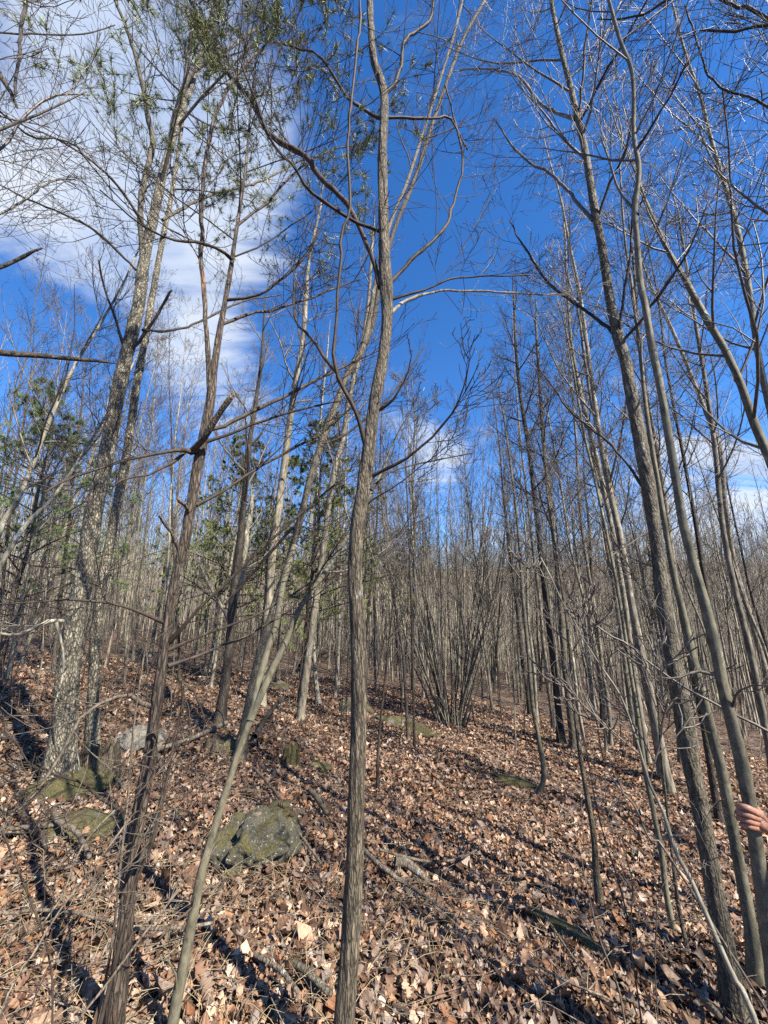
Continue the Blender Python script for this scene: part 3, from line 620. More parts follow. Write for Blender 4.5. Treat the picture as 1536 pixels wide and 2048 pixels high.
T_('arching_tree', 'grey tree curving in from beyond the right edge, bending back to the left overhead', 'tree',
   [(1760, 1500, 46), (1680, 1260, 40), (1600, 1060, 36), (1545, 930, 32), (1510, 850, 29), (1482, 770, 26), (1450, 700, 24), (1420, 650, 24), (1392, 600, 23), (1365, 550, 19), (1335, 500, 17), (1312, 450, 15), (1290, 400, 13), (1270, 340, 11), (1240, 270, 8)],
   'smooth', dist=4.2, ext=1.0, crown=(18, .4, 2.0), sides=18, amp=.03)
T_('tall_tree', 'tall pale-topped trunk crossing the upper right corner', 'tree',
   [(1720, 1430, 30), (1640, 1180, 26), (1580, 960, 24), (1536, 800, 22), (1515, 700, 20), (1495, 560, 19), (1470, 440, 17), (1440, 340, 14), (1420, 270, 13), (1400, 190, 11), (1375, 120, 9), (1355, 50, 8)],
   'smooth', dist=6.0, ext=2, crown=(20, .4, 2.6), sides=14, amp=.03)
T_('overhanging_tree', 'tree beyond the right edge whose dark limbs reach into the top right corner', 'tree',
   [(1900, 1700, 60), (1850, 1300, 50), (1800, 900, 44), (1740, 500, 36), (1700, 200, 30), (1680, 0, 24)],
   'grey', dist=3.0, ext=2, crown=(14, .5, 1.8), sides=14, amp=.04, limbs=[
   ([(1735, 420, 16), (1640, 300, 13), (1560, 240, 11), (1500, 200, 9), (1420, 160, 8), (1370, 10, 6)], -.2, 'twigdark', 8),
   ([(1690, 200, 14), (1600, 90, 12), (1540, 60, 11), (1480, 66, 9), (1400, 60, 8)], -.2, 'twigdark', 8),
   ([(1690, 120, 14), (1550, 40, 13), (1450, -10, 12), (1350, -10, 11), (1290, 25, 9), (1240, 38, 7), (1195, 38, 4)], -.3, 'twigdark', 4),
   ([(1850, 1600, 16), (1700, 1520, 14), (1600, 1485, 12), (1536, 1462, 11), (1480, 1438, 11), (1420, 1405, 10), (1370, 1378, 10), (1310, 1335, 9), (1260, 1295, 8), (1200, 1255, 6), (1130, 1190, 4)], -.6, 'twig', 3)])
T_('curved_sapling', 'slim grey sapling slanting up-left in front of the knotted trunk at the bottom right', 'tree',
   [(1512, 2048, 24), (1470, 1960, 22), (1430, 1870, 21), (1400, 1800, 19), (1372, 1740, 17), (1350, 1700, 16), (1325, 1620, 13), (1300, 1570, 11), (1270, 1470, 9), (1240, 1390, 7), (1200, 1330, 6), (1165, 1275, 4)],
   'pale', ws=.6, ext=.4, crown=(5, .5, .5), sides=12, amp=.03, dist=2.0, P=MID)
T_('dark_tree', 'darker of the two dark trunks standing together right of the many-stemmed bush', 'tree',
   [(1124, 1490, 24), (1115, 1400, 19), (1104, 1300, 18), (1092, 1200, 17), (1082, 1110, 15), (1072, 1020, 14), (1058, 900, 12), (1042, 800, 10), (1032, 700, 8), (1028, 600, 6)],
   'dark', ext=1.2, crown=(20, .4, 1.7), sides=12, flare=.5, twig='twigdark')
T_('dark_tree', 'right-hand trunk of the dark pair, its foot hidden by leaves', 'tree',
   [(1152, 1502, 30), (1140, 1420, 20), (1130, 1330, 18), (1124, 1250, 18), (1116, 1150, 14), (1106, 1060, 13), (1090, 920, 11), (1080, 780, 9), (1072, 650, 7)],
   'grey', ext=1.2, crown=(20, .4, 1.6), sides=12, flare=.6, twig='twigdark')
T_('hooked_sapling', 'slim sapling with a hooked foot at the end of a mossy log', 'tree',
   [(1074, 1592, 14), (1085, 1570, 15), (1087, 1535, 15), (1078, 1480, 13), (1064, 1400, 12), (1056, 1300, 11), (1046, 1200, 10), (1038, 1080, 8), (1025, 960, 6), (1010, 850, 5)],
   'smooth', ext=1.0, crown=(14, .4, 1.0), sides=10, flare=.0)
T_('sapling', 'straight brown sapling on open leaves midway between centre and right trunks', 'tree',
   [(1200, 1817, 22), (1192, 1740, 18), (1186, 1660, 16), (1172, 1580, 14), (1162, 1520, 13), (1154, 1460, 11), (1145, 1380, 9), (1138, 1280, 8), (1120, 1150, 7), (1100, 1020, 5)],
   'furrow', ext=.8, crown=(12, .45, .9), sides=12, flare=.4)
T_('sapling', 'pale-footed thin sapling left of the knotted trunk', 'tree',
   [(1348, 1866, 17), (1333, 1790, 16), (1322, 1700, 15), (1306, 1620, 14), (1290, 1540, 14), (1278, 1450, 12), (1262, 1350, 11), (1242, 1220, 10), (1220, 1100, 9), (1190, 960, 8), (1165, 850, 7), (1140, 700, 5)],
   'smooth', ext=1.2, crown=(18, .4, 1.3), sides=12, flare=.3)
T_('sapling', 'thin dark sapling standing close before the knotted trunk', 'tree',
   [(1378, 1912, 12), (1362, 1840, 11), (1350, 1760, 10), (1342, 1690, 9), (1332, 1600, 8), (1322, 1500, 7), (1315, 1400, 6), (1300, 1250, 5)],
   'grey', ext=.6, crown=(8, .4, .6), sides=8, flare=.2, P=MID)
for lab, pts, mt, ex in [
   ('first of a close row of slim grey trunks right of the dark pair', [(1222, 1494, 13), (1218, 1420, 11), (1205, 1340, 11), (1195, 1250, 10), (1178, 1150, 9), (1160, 1020, 8), (1150, 850, 7), (1130, 640, 5)], 'stand', 1.),
   ('slim grey trunk leaning left beside the first of the close row', [(1213, 1503, 10), (1206, 1400, 9), (1190, 1290, 8), (1168, 1200, 8), (1140, 1090, 7), (1120, 960, 6), (1096, 830, 4)], 'stand', .8),
   ('long bare trunk crossing up the open sky left of the thick knotted tree', [(1298, 1530, 18), (1280, 1420, 16), (1262, 1300, 15), (1246, 1180, 15), (1222, 1050, 14), (1190, 900, 13), (1160, 780, 12), (1142, 680, 10), (1134, 560, 8), (1130, 470, 6)], 'stand', 1.2),
   ('dark trunk hidden low behind the slim smooth trunk', [(1440, 1650, 22), (1425, 1560, 20), (1408, 1460, 18), (1385, 1340, 16), (1358, 1200, 15), (1330, 1060, 13), (1300, 880, 12), (1280, 700, 10), (1265, 500, 7)], 'dark', 1.5),
   ('straight trunk rising right of the held trunk with fine ascending twigs', [(1555, 1610, 26), (1535, 1480, 22), (1500, 1300, 20), (1470, 1180, 18), (1445, 1050, 16), (1430, 900, 15), (1410, 760, 13), (1390, 640, 11), (1360, 450, 8)], 'stand', 1.5),
   ('pale trunk bowed to the left in the gap beyond the held trunk', [(1420, 1500, 17), (1400, 1380, 16), (1372, 1250, 16), (1350, 1150, 15), (1330, 1000, 15), (1310, 880, 14)], 'stand', 2.5),
   ('tall trunk with an elbow against the blue sky right of the knotted tree', [(1560, 1480, 18), (1520, 1300, 17), (1470, 1130, 15), (1450, 1000, 15), (1440, 900, 14), (1410, 820, 13), (1370, 720, 12), (1340, 650, 11), (1310, 590, 9), (1290, 540, 7)], 'stand', 1.5)]:
    T_('slim_tree', lab, 'tree', pts, mt, ext=ex, crown=(22, .4, 1.7), sides=10, flare=.3)
# middle left
T_('pale_tree', 'pale mottled trunk behind the leaning tree, forking high against the cloud edge', 'tree',
   [(522, 1415, 24), (530, 1300, 22), (538, 1200, 22), (545, 1110, 21), (558, 1010, 20), (570, 920, 19), (580, 840, 17), (592, 760, 16), (606, 680, 14), (612, 600, 12), (618, 520, 9), (640, 420, 6)],
   'stand', ext=1.5, crown=(20, .4, 1.8), sides=14, flare=.4)
T_('dark_tree', 'dark forked trunk between the cedar and the leaning tree', 'tree',
   [(438, 1450, 30), (448, 1380, 26), (458, 1300, 24), (464, 1230, 22), (470, 1160, 21), (480, 1080, 19), (490, 980, 16), (500, 880, 13), (512, 800, 11), (522, 730, 9), (528, 640, 6)],
   'dark', ext=1.2, crown=(16, .4, 1.5), sides=14, flare=.5, limbs=[([(468, 1255, 13), (450, 1225, 10), (425, 1180, 8), (400, 1130, 7)], .1, 'stand', 4), ([(470, 1200, 16), (486, 1140, 15), (495, 1060, 14), (505, 990, 12)], .1, 'pale', 4)])
T_('pale_sapling', 'whitish sapling standing alone on leaves left of the centre trunk', 'tree',
   [(637, 1410, 15), (630, 1340, 10), (627, 1270, 9), (624, 1190, 9), (626, 1100, 8), (632, 1000, 7), (640, 850, 6), (655, 700, 4)],
   'pale', ext=1.0, crown=(16, .45, 1.3), sides=10, flare=.4)
T_('pale_tree', 'whitish slanting trunk seen between the leaning tree and the centre trunk', 'tree',
   [(600, 1440, 22), (625, 1250, 19), (645, 1110, 17), (665, 960, 15), (685, 880, 14), (700, 790, 13), (720, 710, 12), (735, 620, 10), (745, 480, 7)],
   'stand', ext=1.5, crown=(18, .4, 1.6), sides=12, flare=.3)
T_('leaning_tree', 'pale slim tree leaning in from the left edge above the slope', 'tree',
   [(-40, 1200, 26), (0, 1060, 20), (35, 1000, 17), (65, 930, 15), (100, 840, 13), (150, 730, 11), (205, 640, 9), (250, 560, 7), (290, 470, 5)],
   'pale', ext=1.2, crown=(22, .3, 1.6), sides=12, dist=6.5)
T_('leaning_tree', 'mottled pale tree at the left edge with its lower trunk out of the picture', 'tree',
   [(-20, 1180, 20), (25, 1090, 17), (60, 1040, 14), (110, 990, 12), (170, 900, 9), (230, 800, 7), (270, 720, 5)],
   'pale', ext=1.0, crown=(18, .3, 1.3), sides=12, dist=5.5)
for lab, pts, ww in [
   ('forked thin sapling just left of the many-stemmed bush', [(816, 1480, 9), (812, 1400, 8), (806, 1310, 8), (800, 1270, 7), (785, 1180, 6), (770, 1080, 5), (760, 950, 4)], 'twig'),
   ('thin sapling whose foot stands below the mossy ledge', [(829, 1500, 7), (827, 1410, 6), (825, 1310, 6), (822, 1200, 5), (818, 1080, 4), (812, 950, 3)], 'twigdark'),
   ('thin whip in the open leaves just right of the centre trunk', [(755, 1585, 8), (756, 1510, 7), (762, 1430, 6), (770, 1360, 6), (778, 1280, 5), (790, 1180, 4)], 'twigdark')]:
    T_('sapling', lab, 'sapling', pts, ww, ext=.8, crown=(9, .4, .8), sides=8, flare=.3, P=MID)

# the off-picture trees that reach in from the left
T_('broken_tree', 'tree beyond the left edge with dark broken limbs poking into view', 'tree',
   [(-420, 1700, 80), (-380, 1200, 70), (-330, 800, 60), (-280, 400, 48), (-240, 0, 38)], 'dark', dist=3.2, ext=1.5, crown=(16, .45, 2.2), sides=18, twig='twig', limbs=[
   ([(-330, 700, 42), (-200, 680, 38), (-80, 695, 33), (0, 706, 30), (80, 712, 24), (150, 718, 19), (200, 722, 13), (232, 727, 5)], -.1, 'dark', 0),
   ([(-290, 640, 22), (-100, 560, 18), (0, 530, 15), (45, 510, 14), (85, 496, 8)], -.2, 'dark', 0),
   ([(-250, -60, 22), (-120, 0, 20), (-40, 70, 20), (0, 150, 20), (18, 180, 18), (34, 215, 11)], -.3, 'dark', 0),
   ([(-260, 100, 18), (-100, -60, 16), (20, -80, 16), (52, 0, 15), (45, 50, 14), (40, 110, 13), (30, 160, 12), (30, 190, 9)], -.35, 'dark', 1),
   ([(-260, 60, 8), (-100, 58, 7), (0, 62, 7), (90, 70, 6), (170, 68, 5), (230, 50, 4)], -.3, 'twigdark', 5),
   ([(-280, 420, 14), (-100, 340, 12), (0, 295, 11), (60, 230, 10), (120, 190, 8), (180, 190, 5)], -.2, 'twig', 8),
   ([(-300, 560, 12), (-100, 470, 10), (0, 425, 9), (60, 395, 8), (100, 370, 7), (150, 358, 5)], .2, 'twig', 8),
   ([(-260, 160, 10), (-100, 140, 8), (0, 225, 8), (60, 270, 8), (140, 290, 7), (180, 330, 6), (240, 400, 5), (300, 450, 4)], .3, 'twigdark', 9)])

# many-stemmed bush
def bush():
    B = ghit(905, 1452); root = thing('multi_stemmed_bush', 'wide fan of thin grey stems rising from one dark clump on the leaves', 'bush', B)
    rng = np.random.default_rng(5); stems = []
    for q in range(40):
        a = rng.uniform(-.50, .55) if q > 3 else (-.62, .60, -.5, .5)[q]; b = rng.uniform(-.3, .3)
        st = np.array([a * .35 + rng.normal(0, .06), b * .3 + rng.normal(0, .06), -.02]); d = unit(np.array([a * rng.uniform(.8, 1.25), b, 1.4])); o_ = []
        Ln = rng.uniform(4.5, 8.0) * (1 - .25 * abs(a)); Pm = dict(MID, n=[14, 5, 4], k=[4, 3], wob=[.04, .14, .2], trop=[.12, .5, .3], rmin=.0026, tip=.15, ang=(16, 40), len=[(.12, .22), (.35, .7)])
        grow(o_, st, d, Ln, rng.uniform(.013, .026), 0, rng, Pm)
        V, Q = tubes(o_, SIDES); obj('stem', mesh_np('stem', V, [Q], M['grey' if q % 3 == 0 else 'stand']), root)
    return root
bush()

# ------------------------------------------------------------------ background stand: shared-mesh trees
def proto(H, r, rng, P, prim, cl, t0, mat, twig):
    n = 12; z = np.linspace(0, 1, n); wob = np.cumsum(rng.normal(0, .055, (n, 2)), 0) * H * .05
    lean = rng.normal(0, .04, 2)
    pts = np.c_[(wob[:, 0] - wob[0, 0]) + lean[0] * H * z, (wob[:, 1] - wob[0, 1]) + lean[1] * H * z, H * z - .1]
    S = catmull(np.c_[pts, r * (1 - .88 * z ** 1.2)], 26); V, polys = solid_tube(S[:, :3], S[:, 3] * (1 + .5 * np.exp(-np.maximum(S[:, 2], 0) / .1)), 8, .03, 3)
    tm = mesh_np('trunk', V, polys, M[mat]); out = []
    crown_on(out, S[:, :3], S[:, 3], rng, prim, t0, lambda t: cl * (1.1 - .7 * t), P, (22, 48))
    V, Q = tubes(out, lambda lv: (4, 3, 3, 3)[lv]); cm = mesh_np('crown', V, [Q], M[twig])
    return tm, cm, out
rng = np.random.default_rng(77)
PR = []
BG = dict(MID, rmin=.0032, k=[7, 3], wob=[.08, .1, .14], trop=[.6, .5, .3])
for q in range(14):
    H = rng.uniform(8.5, 13.5); r = rng.uniform(.028, .06) * (1.5 if q % 5 == 0 else 1)
    PR.append((H, *proto(H, r, rng, BG, int(rng.uniform(16, 26)), rng.uniform(1.3, 2.1), rng.uniform(.3, .45), ('stand', 'stand', 'grey', 'pale', 'stand', 'dark')[q % 6], 'twig' if q % 4 else 'twigdark')[:2]))
SP = []
for q in range(8):
    H = rng.uniform(2.5, 6); SP.append((H, *proto(H, rng.uniform(.010, .018), rng, dict(BG, k=[4, 3]), 12, .9, .25, ('stand', 'twigdark')[q % 2], 'twig')[:2]))
blocked = []
def blocked_ray(x, y):     # keep the near open floor and the traced feet clear
    return any((x - a) ** 2 + (y - b) ** 2 < .35 for a, b in blocked)
for o in list(C.objects):
    if o.type == 'EMPTY' and o.get('category') in ('tree', 'bush', 'sapling'): blocked.append((o.location.x, o.location.y))
LM = [(-300, 'the left edge'), (150, 'the flaky trunk'), (330, 'the cedar'), (525, 'the leaning tree'), (717, 'the centre trunk'), (905, 'the bush'), (1115, 'the dark pair'), (1345, 'the knotted trunk'), (1440, 'the held trunk'), (1900, 'the right edge')]
ORD = 'first second third fourth fifth sixth seventh eighth ninth tenth eleventh twelfth thirteenth fourteenth fifteenth sixteenth seventeenth eighteenth nineteenth twentieth'.split()
def gap(x, y):
    z = float(tz(x, y)) + 1.5; d = y * math.cos(PITCH) + z * math.sin(PITCH); px = CXP + F * x / d
    k = max(i for i in range(len(LM) - 1) if LM[i][0] <= px or i == 0)
    return px, LM[k][1].replace('the ', '') + ' and ' + LM[k + 1][1].replace('the ', '')
def name_rows(items, noun, far_noun, plural):
    rows = {}
    for root, x, y in items:
        px, g = gap(x, y); r = math.hypot(x, y); ring = 'nearer' if r < 13 else 'deeper' if r < 21 else 'far'
        rows.setdefault((g, ring), []).append((px, root))
    for (g, ring), lst in rows.items():
        lst.sort(key=lambda t: t[0])
        for q, (_, root) in enumerate(lst):
            if ring == 'far' or q >= len(ORD):
                root['label'] = far_noun + ' far back between ' + g; root['group'] = plural + ' far back between ' + g
            else:
                root['label'] = f'{ORD[q]} {noun} from the left, {ring} row between {g}'; root['group'] = f'{ring} {plural} between {g}'
placed = []; cnt = 0; tries = 0
rowt = []
while cnt < 276 and tries < 20000:
    tries += 1
    r = 6.5 + 27 * rng.uniform() ** .8; az = math.radians(rng.uniform(-47, 48)); x, y = r * math.sin(az), r * math.cos(az)
    if math.degrees(az) < -8 and r < 9: continue
    if abs(math.degrees(az)) < 9 and r < 10.5: continue
    if any((x - a) ** 2 + (y - b) ** 2 < .45 for a, b in placed) or blocked_ray(x, y): continue
    pxx = gap(x, y)[0]
    if 800 < pxx < 1030 and r < 10.8 or 1000 < pxx < 1250 and r < 9: continue
    placed.append((x, y)); side = 'left' if math.degrees(az) < -14 else ('middle' if math.degrees(az) < 14 else 'right')
    H, tm, cm = PR[rng.integers(len(PR))] if side != 'middle' else PR[rng.integers(len(PR))]
    sc = rng.uniform(.75, 1.1) * (1.02 if side == 'middle' else 1.08 if side == 'right' else .95)
    root = thing('slim_tree', '', 'tree', (x, y, float(tz(x, y)))); rowt.append((root, x, y)); root.rotation_euler = (rng.normal(0, .03), rng.normal(0, .03), rng.uniform(0, 6.28)); root.scale = (sc, sc, sc)
    obj('trunk', tm, root); obj('crown', cm, root); cnt += 1
name_rows(rowt, 'slim bare tree', 'thin bare tree in the crowded stand,', 'bare trees')
cnt = 0; rowt = []
while cnt < 55:
    r = 4.5 + 13 * rng.uniform() ** .8; az = math.radians(rng.uniform(-46, 46)); x, y = r * math.sin(az), r * math.cos(az)
    if r < 7 and abs(math.degrees(az)) < 30: continue
    if blocked_ray(x, y): continue
    H, tm, cm = SP[rng.integers(len(SP))]
    root = thing('thin_sapling', '', 'sapling', (x, y, float(tz(x, y)))); rowt.append((root, x, y)); root.rotation_euler = (rng.normal(0, .08), rng.normal(0, .08), rng.uniform(0, 6.28))
    obj('trunk', tm, root); obj('crown', cm, root); cnt += 1

name_rows(rowt, 'thin low sapling', 'thin low sapling,', 'thin low saplings')
# far wood: beyond what one could count
def far_wood(name, n, r0, r1, azr, seed, branches, twigs, H0, H1, rad, rmin, mat, label, power=.5):
    rng = np.random.default_rng(seed); Vs, Qs, off = [], [], 0; P6 = []
    for q in range(6):
        o_ = []; H = 1.0; z = np.linspace(0, 1, 6); w = np.cumsum(rng.normal(0, .012, (6, 2)), 0)
        pts = np.c_[w - w[0], z]; o_.append((pts, rad * (1 - .8 * z), 0))
        for b in range(branches):
            t = rng.uniform(.35, .97); j = min(int(t * 5), 4); p = pts[j] + (pts[j + 1] - pts[j]) * (t * 5 - j); a = rng.uniform(0, 6.28); l = rng.uniform(.09, .2) * (1.3 - t)
            d = unit(np.array([math.cos(a) * .6, math.sin(a) * .6, 1])); e = p + d * l + [0, 0, l * .2]; m_ = p + d * l * .5
            o_.append((np.array([p, m_, e]), np.array([rmin * 1.6, rmin * 1.3, rmin * .8]), 1))
            for c in range(twigs):
                tt = rng.uniform(.2, 1); s0 = p + d * l * tt; dd = unit(d + rng.normal(0, .5, 3)); o_.append((np.array([s0, s0 + dd * l * .55]), np.array([rmin, rmin * .6]), 1))
        P6.append(tubes(o_, lambda lv: 3))
    for V0, Q0 in P6:
        m = n // 6; r = r0 + (r1 - r0) * rng.uniform(0, 1, m) ** power; A = np.radians(rng.uniform(-azr, azr, m)); x = r * np.sin(A); y = r * np.cos(A)
        H = rng.uniform(H0, H1, m); yaw = rng.uniform(0, 6.28, m); c, s_ = np.cos(yaw)[:, None], np.sin(yaw)[:, None]; lx = rng.normal(0, .04, m)[:, None]
        k_ = (H / 12)[:, None]
        # heights scale with H, trunk girth stays in metres
        vx = V0[None, :, 0] * 12 * k_ * c - V0[None, :, 1] * 12 * k_ * s_ + lx * V0[None, :, 2] * H[:, None]; vy = V0[None, :, 0] * 12 * k_ * s_ + V0[None, :, 1] * 12 * k_ * c; vz = V0[None, :, 2] * H[:, None]
        Wv = np.stack([vx + x[:, None], vy + y[:, None], vz + (tz(x, y) - .1)[:, None]], -1)
        Vs.append(Wv.reshape(-1, 3)); Qs.append((Q0[None] + (np.arange(m) * len(V0))[:, None, None]).reshape(-1, 4) + off); off += m * len(V0)
    o = obj(name, mesh_np(name, np.concatenate(Vs), [np.concatenate(Qs)], M[mat])); o['kind'] = 'stuff'; o['label'] = label; o['category'] = 'woodland'
far_wood('distant_wood', 4200, 19, 90, 54, 21, 9, 1, 8, 13, .0036, .0006, 'farstand', 'dense grey mass of bare trees closing the view beyond the stand', .8)
far_wood('hillside_wood', 3600, 90, 300, 62, 22, 9, 1, 10, 16, .010, .0016, 'stand', 'bare brown-grey wood covering the hillside in the distance', .7)

# brush: low dead stems and twiggy growth nobody could count
rng = np.random.default_rng(9); o_ = []
for q in range(600):
    r = 6 + 24 * rng.uniform() ** .8; az = math.radians(rng.uniform(-50, 50) if q % 2 else rng.uniform(-50, -5)); x, y = r * math.sin(az), r * math.cos(az)
    grow(o_, np.array([x, y, float(tz(x, y)) - .03]), unit(np.array([rng.normal(0, .3), rng.normal(0, .3), 1])), rng.uniform(.6, 2.6), rng.uniform(.004, .009), 0, rng, dict(n=[6, 4, 3], k=[4, 1], wob=[.12, .2, .2], trop=[.1, .1, .1], ang=(25, 70), len=[(.3, .6), (.3, .6)], rmin=.0022, rf=.6))
V, Q = tubes(o_, lambda lv: 3); o = obj('undergrowth', mesh_np('undergrowth', V, [Q], M['twig'])); o['kind'] = 'stuff'; o['label'] = 'thin dead stems and twiggy brush over the slope'; o['category'] = 'brush'
# small twig litter on the floor
o_ = []
for q in range(3200):
    r = 1 + 11 * rng.uniform() ** .9; az = math.radians(rng.uniform(-54, 52) if q % 3 else rng.uniform(-54, -15)); x, y = r * math.sin(az), r * math.cos(az); a = rng.uniform(0, 6.28); l = rng.uniform(.12, .6); m_ = 5
    t = np.linspace(-.5, .5, m_) * l; cv = rng.normal(0, .25) * t * t / l * 2; px_ = x + t * math.cos(a) - cv * math.sin(a); py_ = y + t * math.sin(a) + cv * math.cos(a)
    pz = tz(px_, py_) + .05 + rng.uniform(0, .03) + t * rng.normal(0, .12); o_.append((np.c_[px_, py_, pz], np.linspace(1, .5, m_) * rng.uniform(.0009, .0036), 1))
V, Q = tubes(o_, lambda lv: 4); o = obj('twig_litter', mesh_np('twig_litter', V, [Q], M['deadwood'])); o['kind'] = 'stuff'; o['label'] = 'small broken twigs scattered over the leaf litter'; o['category'] = 'twigs'

rng = np.random.default_rng(19); o_ = []
for q in range(650):
    c = [(-1.2, 1.75), (-1.5, 2.4), (-.4, 1.9), (-1.9, 2.2), (.15, 2.6), (-.9, 2.9)][int(rng.integers(6))]; x, y = rng.normal(c[0], .32), rng.normal(c[1], .3); a = rng.uniform(0, 6.28); l = rng.uniform(.12, .42); t = np.linspace(0, 1, 5)
    ln_ = rng.uniform(.35, 1.1); o_.append((np.c_[x + t * l * ln_ * math.cos(a), y + t * l * ln_ * math.sin(a), float(tz(x, y)) + .02 + l * (t * .8 - t * t * rng.uniform(.3, .85))], np.linspace(.0014, .0005, 5) * rng.uniform(.7, 1.3), 1))
V, Q = tubes(o_, lambda lv: 3); o = obj('dry_grass', mesh_np('dry_grass', V, [Q], M['straw'])); o['kind'] = 'stuff'; o['label'] = 'thin straw coloured dry grass among the leaves in the lower left'; o['category'] = 'dry grass'

# ------------------------------------------------------------------ evergreens further back
def evergreen(name, label, px, dist, H, cl, seed, mat, ln, w, count, spread, t0=.25, droop=-.1, prim=34, frac=.9, per=3, dens=(5, 4)):
    rng = np.random.default_rng(seed); d = ray(px, 1200); h = unit(np.array([d[0], d[1], 0])) * dist; h[2] = tz(h[0], h[1])
    root = thing(name, label, 'evergreen tree', h, None); z = np.linspace(0, 1, 10); w0 = np.cumsum(rng.normal(0, .05, (10, 2)), 0)
    pts = np.c_[w0 - w0[0], z * H - .1]; R = .011 * H * (1 - .92 * z); V, polys = solid_tube(pts, R, 10, .04, seed); obj('trunk', mesh_np('trunk', V, polys, M['cedar']), root)
    out = []; P = dict(n=[7, 5, 4], k=list(dens), wob=[.08, .12, .18], trop=[droop, .1, .1], ang=(35, 65), len=[(.3, .5), (.35, .6)], rmin=.003, rf=.5)
    crown_on(out, pts, R, rng, prim, t0, lambda t: cl * (1.15 - t), P, (62, 88)); V, Q = tubes(out, lambda lv: 3); obj('crown', mesh_np('crown', V, [Q], M['twigdark']), root)
    P_, D_ = [], []
    for p, _, lv in out:
        if lv < 1 or rng.uniform() > frac: continue
        for q in range(per):
            t = rng.uniform(.2, 1) * (len(p) - 1); j = min(int(t), len(p) - 2); P_.append(p[j] + (p[j + 1] - p[j]) * (t - j)); D_.append(unit(p[j + 1] - p[j]))
    obj('needles', tri_blades(np.array(P_), np.array(D_), ln, w, rng, count, spread, M[mat]), root)
evergreen('hemlock_tree', 'feathery dark green evergreen behind the leaning tree, left of the centre trunk', 610, 9.5, 6.9, 2.3, 31, 'spray', .075, .0026, 34, .75, prim=50, per=5)
evergreen('hemlock_tree', 'lower green evergreen beside the dark forked trunk', 470, 11.5, 6.9, 2.2, 32, 'spray', .075, .0026, 32, .75, prim=44, per=5)
evergreen('pine_tree', 'olive green young pine at the left edge above the slope', 25, 10.0, 5.6, 2.4, 33, 'needle', .11, .003, 26, .6, prim=36, frac=.9)
evergreen('pine_tree', 'sparse small pine half hidden behind the thick flaky trunk', 130, 14, 6.2, 1.8, 34, 'needle', .13, .004, 8, .6, prim=20, frac=.6)

# ------------------------------------------------------------------ sun-side trees behind the photographer, outside the picture
for q, (x, y) in enumerate([(4.6, -.6), (5.5, -3.9), (3.4, -5.5), (6.8, -1.6), (7.5, .8), (8.6, -5.5), (5.9, 2.2), (4.2, .5), (-5.0, .8)]):
    H, tm, cm = PR[(q * 5 + 1) % len(PR)]
    root = thing('slim_tree', 'bare slim tree outside the picture on the sunny side', 'tree', (x, y, float(tz(x, y))), 'trees outside the picture'); root.rotation_euler = (0, 0, q * 1.7); root.scale = (1.25, 1.25, 1.)
    obj('trunk', tm, root); obj('crown', cm, root)

# ------------------------------------------------------------------ rocks, stumps, fallen wood
def rock(name, label, px, py, size, rot, mat, seed, amp=.28, sub=5, sink=.35, cat='rock', freq=1.6):
    B = ghit(px, py); bm = bmesh.new(); bmesh.ops.create_icosphere(bm, subdivisions=sub, radius=1)
    off = Vector((seed * 3.1, seed * 1.7, 0))
    for v in bm.verts:
        n_ = mnoise.fractal(v.co * freq + off, .9, 2.0, 5); n2 = mnoise.noise(v.co * 9 + off)
        c = v.co * (1 + amp * n_ + .035 * n2 + .012 * mnoise.noise(v.co * 24 + off))
        for pl in () if name == 'boulder' else ((.6, .5, .62), (-.7, .3, .64), (.1, -.85, .5), (.85, -.2, .4)):          # broken flat faces
            nn = Vector(pl).normalized(); dd = c.dot(nn) - (.84 if 'boulder' in name else .74)
            if dd > 0: c = c - nn * dd * .75
        v.co = Vector((c.x * size[0], c.y * size[1], c.z * size[2]))
    me = bpy.data.meshes.new(name); bm.to_mesh(me); bm.free(); me.materials.append(M[mat])
    for p in me.polygons: p.use_smooth = True
    o = obj(name, me); o.location = (B[0], B[1], B[2] + size[2] * (.5 - sink)); o.rotation_euler = rot
    bpy.context.view_layer.update(); mw = o.matrix_world; rg = random.Random(seed)
    if cat == 'rock':
        got = 0
        for _ in range(400):
            v = me.vertices[rg.randrange(len(me.vertices))]; w = mw @ v.co; nn = mw.to_3x3() @ v.normal
            if nn.normalized().z > .55 and w.z > tz(w.x, w.y) + .04 and got < 5:
                lf = obj('leaf', lme[rg.randrange(12)], ground); sc = rg.uniform(.045, .075); lf.scale = (sc, sc, sc); lf.location = w + nn.normalized() * .008; q_ = nn.to_track_quat('Z', 'Y').to_euler(); lf.rotation_euler = (q_.x, q_.y, rg.uniform(0, 6)); got += 1
    return tag(o, label, cat)
rock('boulder', 'large grey-green lichened boulder behind the smooth leaning sapling', 518, 1706, (.22, .31, .20), (.12, .16, -.5), 'rock', 1, sink=.3, amp=.42)
rock('moss_mound', 'mossy mound at the foot of the thick flaky trunk', 128, 1590, (.34, .34, .20), (0, 0, .3), 'moss', 2, sink=.45)
rock('rock', 'low flat mossy rock in front of the mossy mound', 150, 1665, (.36, .22, .09), (0, .05, .2), 'mossrock', 3, sink=.3)
rock('rock', 'pale bare rock just behind the red-barked cedar', 275, 1488, (.34, .28, .16), (0, 0, .7), 'palerock', 4, sink=.3)
rock('ledge_rock', 'mossy ledge half hidden by the centre trunk', 712, 1420, (.42, .34, .20), (0, .1, -.4), 'mossrock', 5, sink=.35)
rock('ledge_rock', 'long low mossy ledge running down right of the centre trunk', 812, 1455, (.72, .22, .14), (0, .12, -.55), 'mossrock', 6, sink=.35)
rock('rock', 'small yellow-mossed rock up the slope beside the leaning tree', 560, 1378, (.26, .2, .16), (0, 0, 0), 'mossrock', 7, sink=.2)
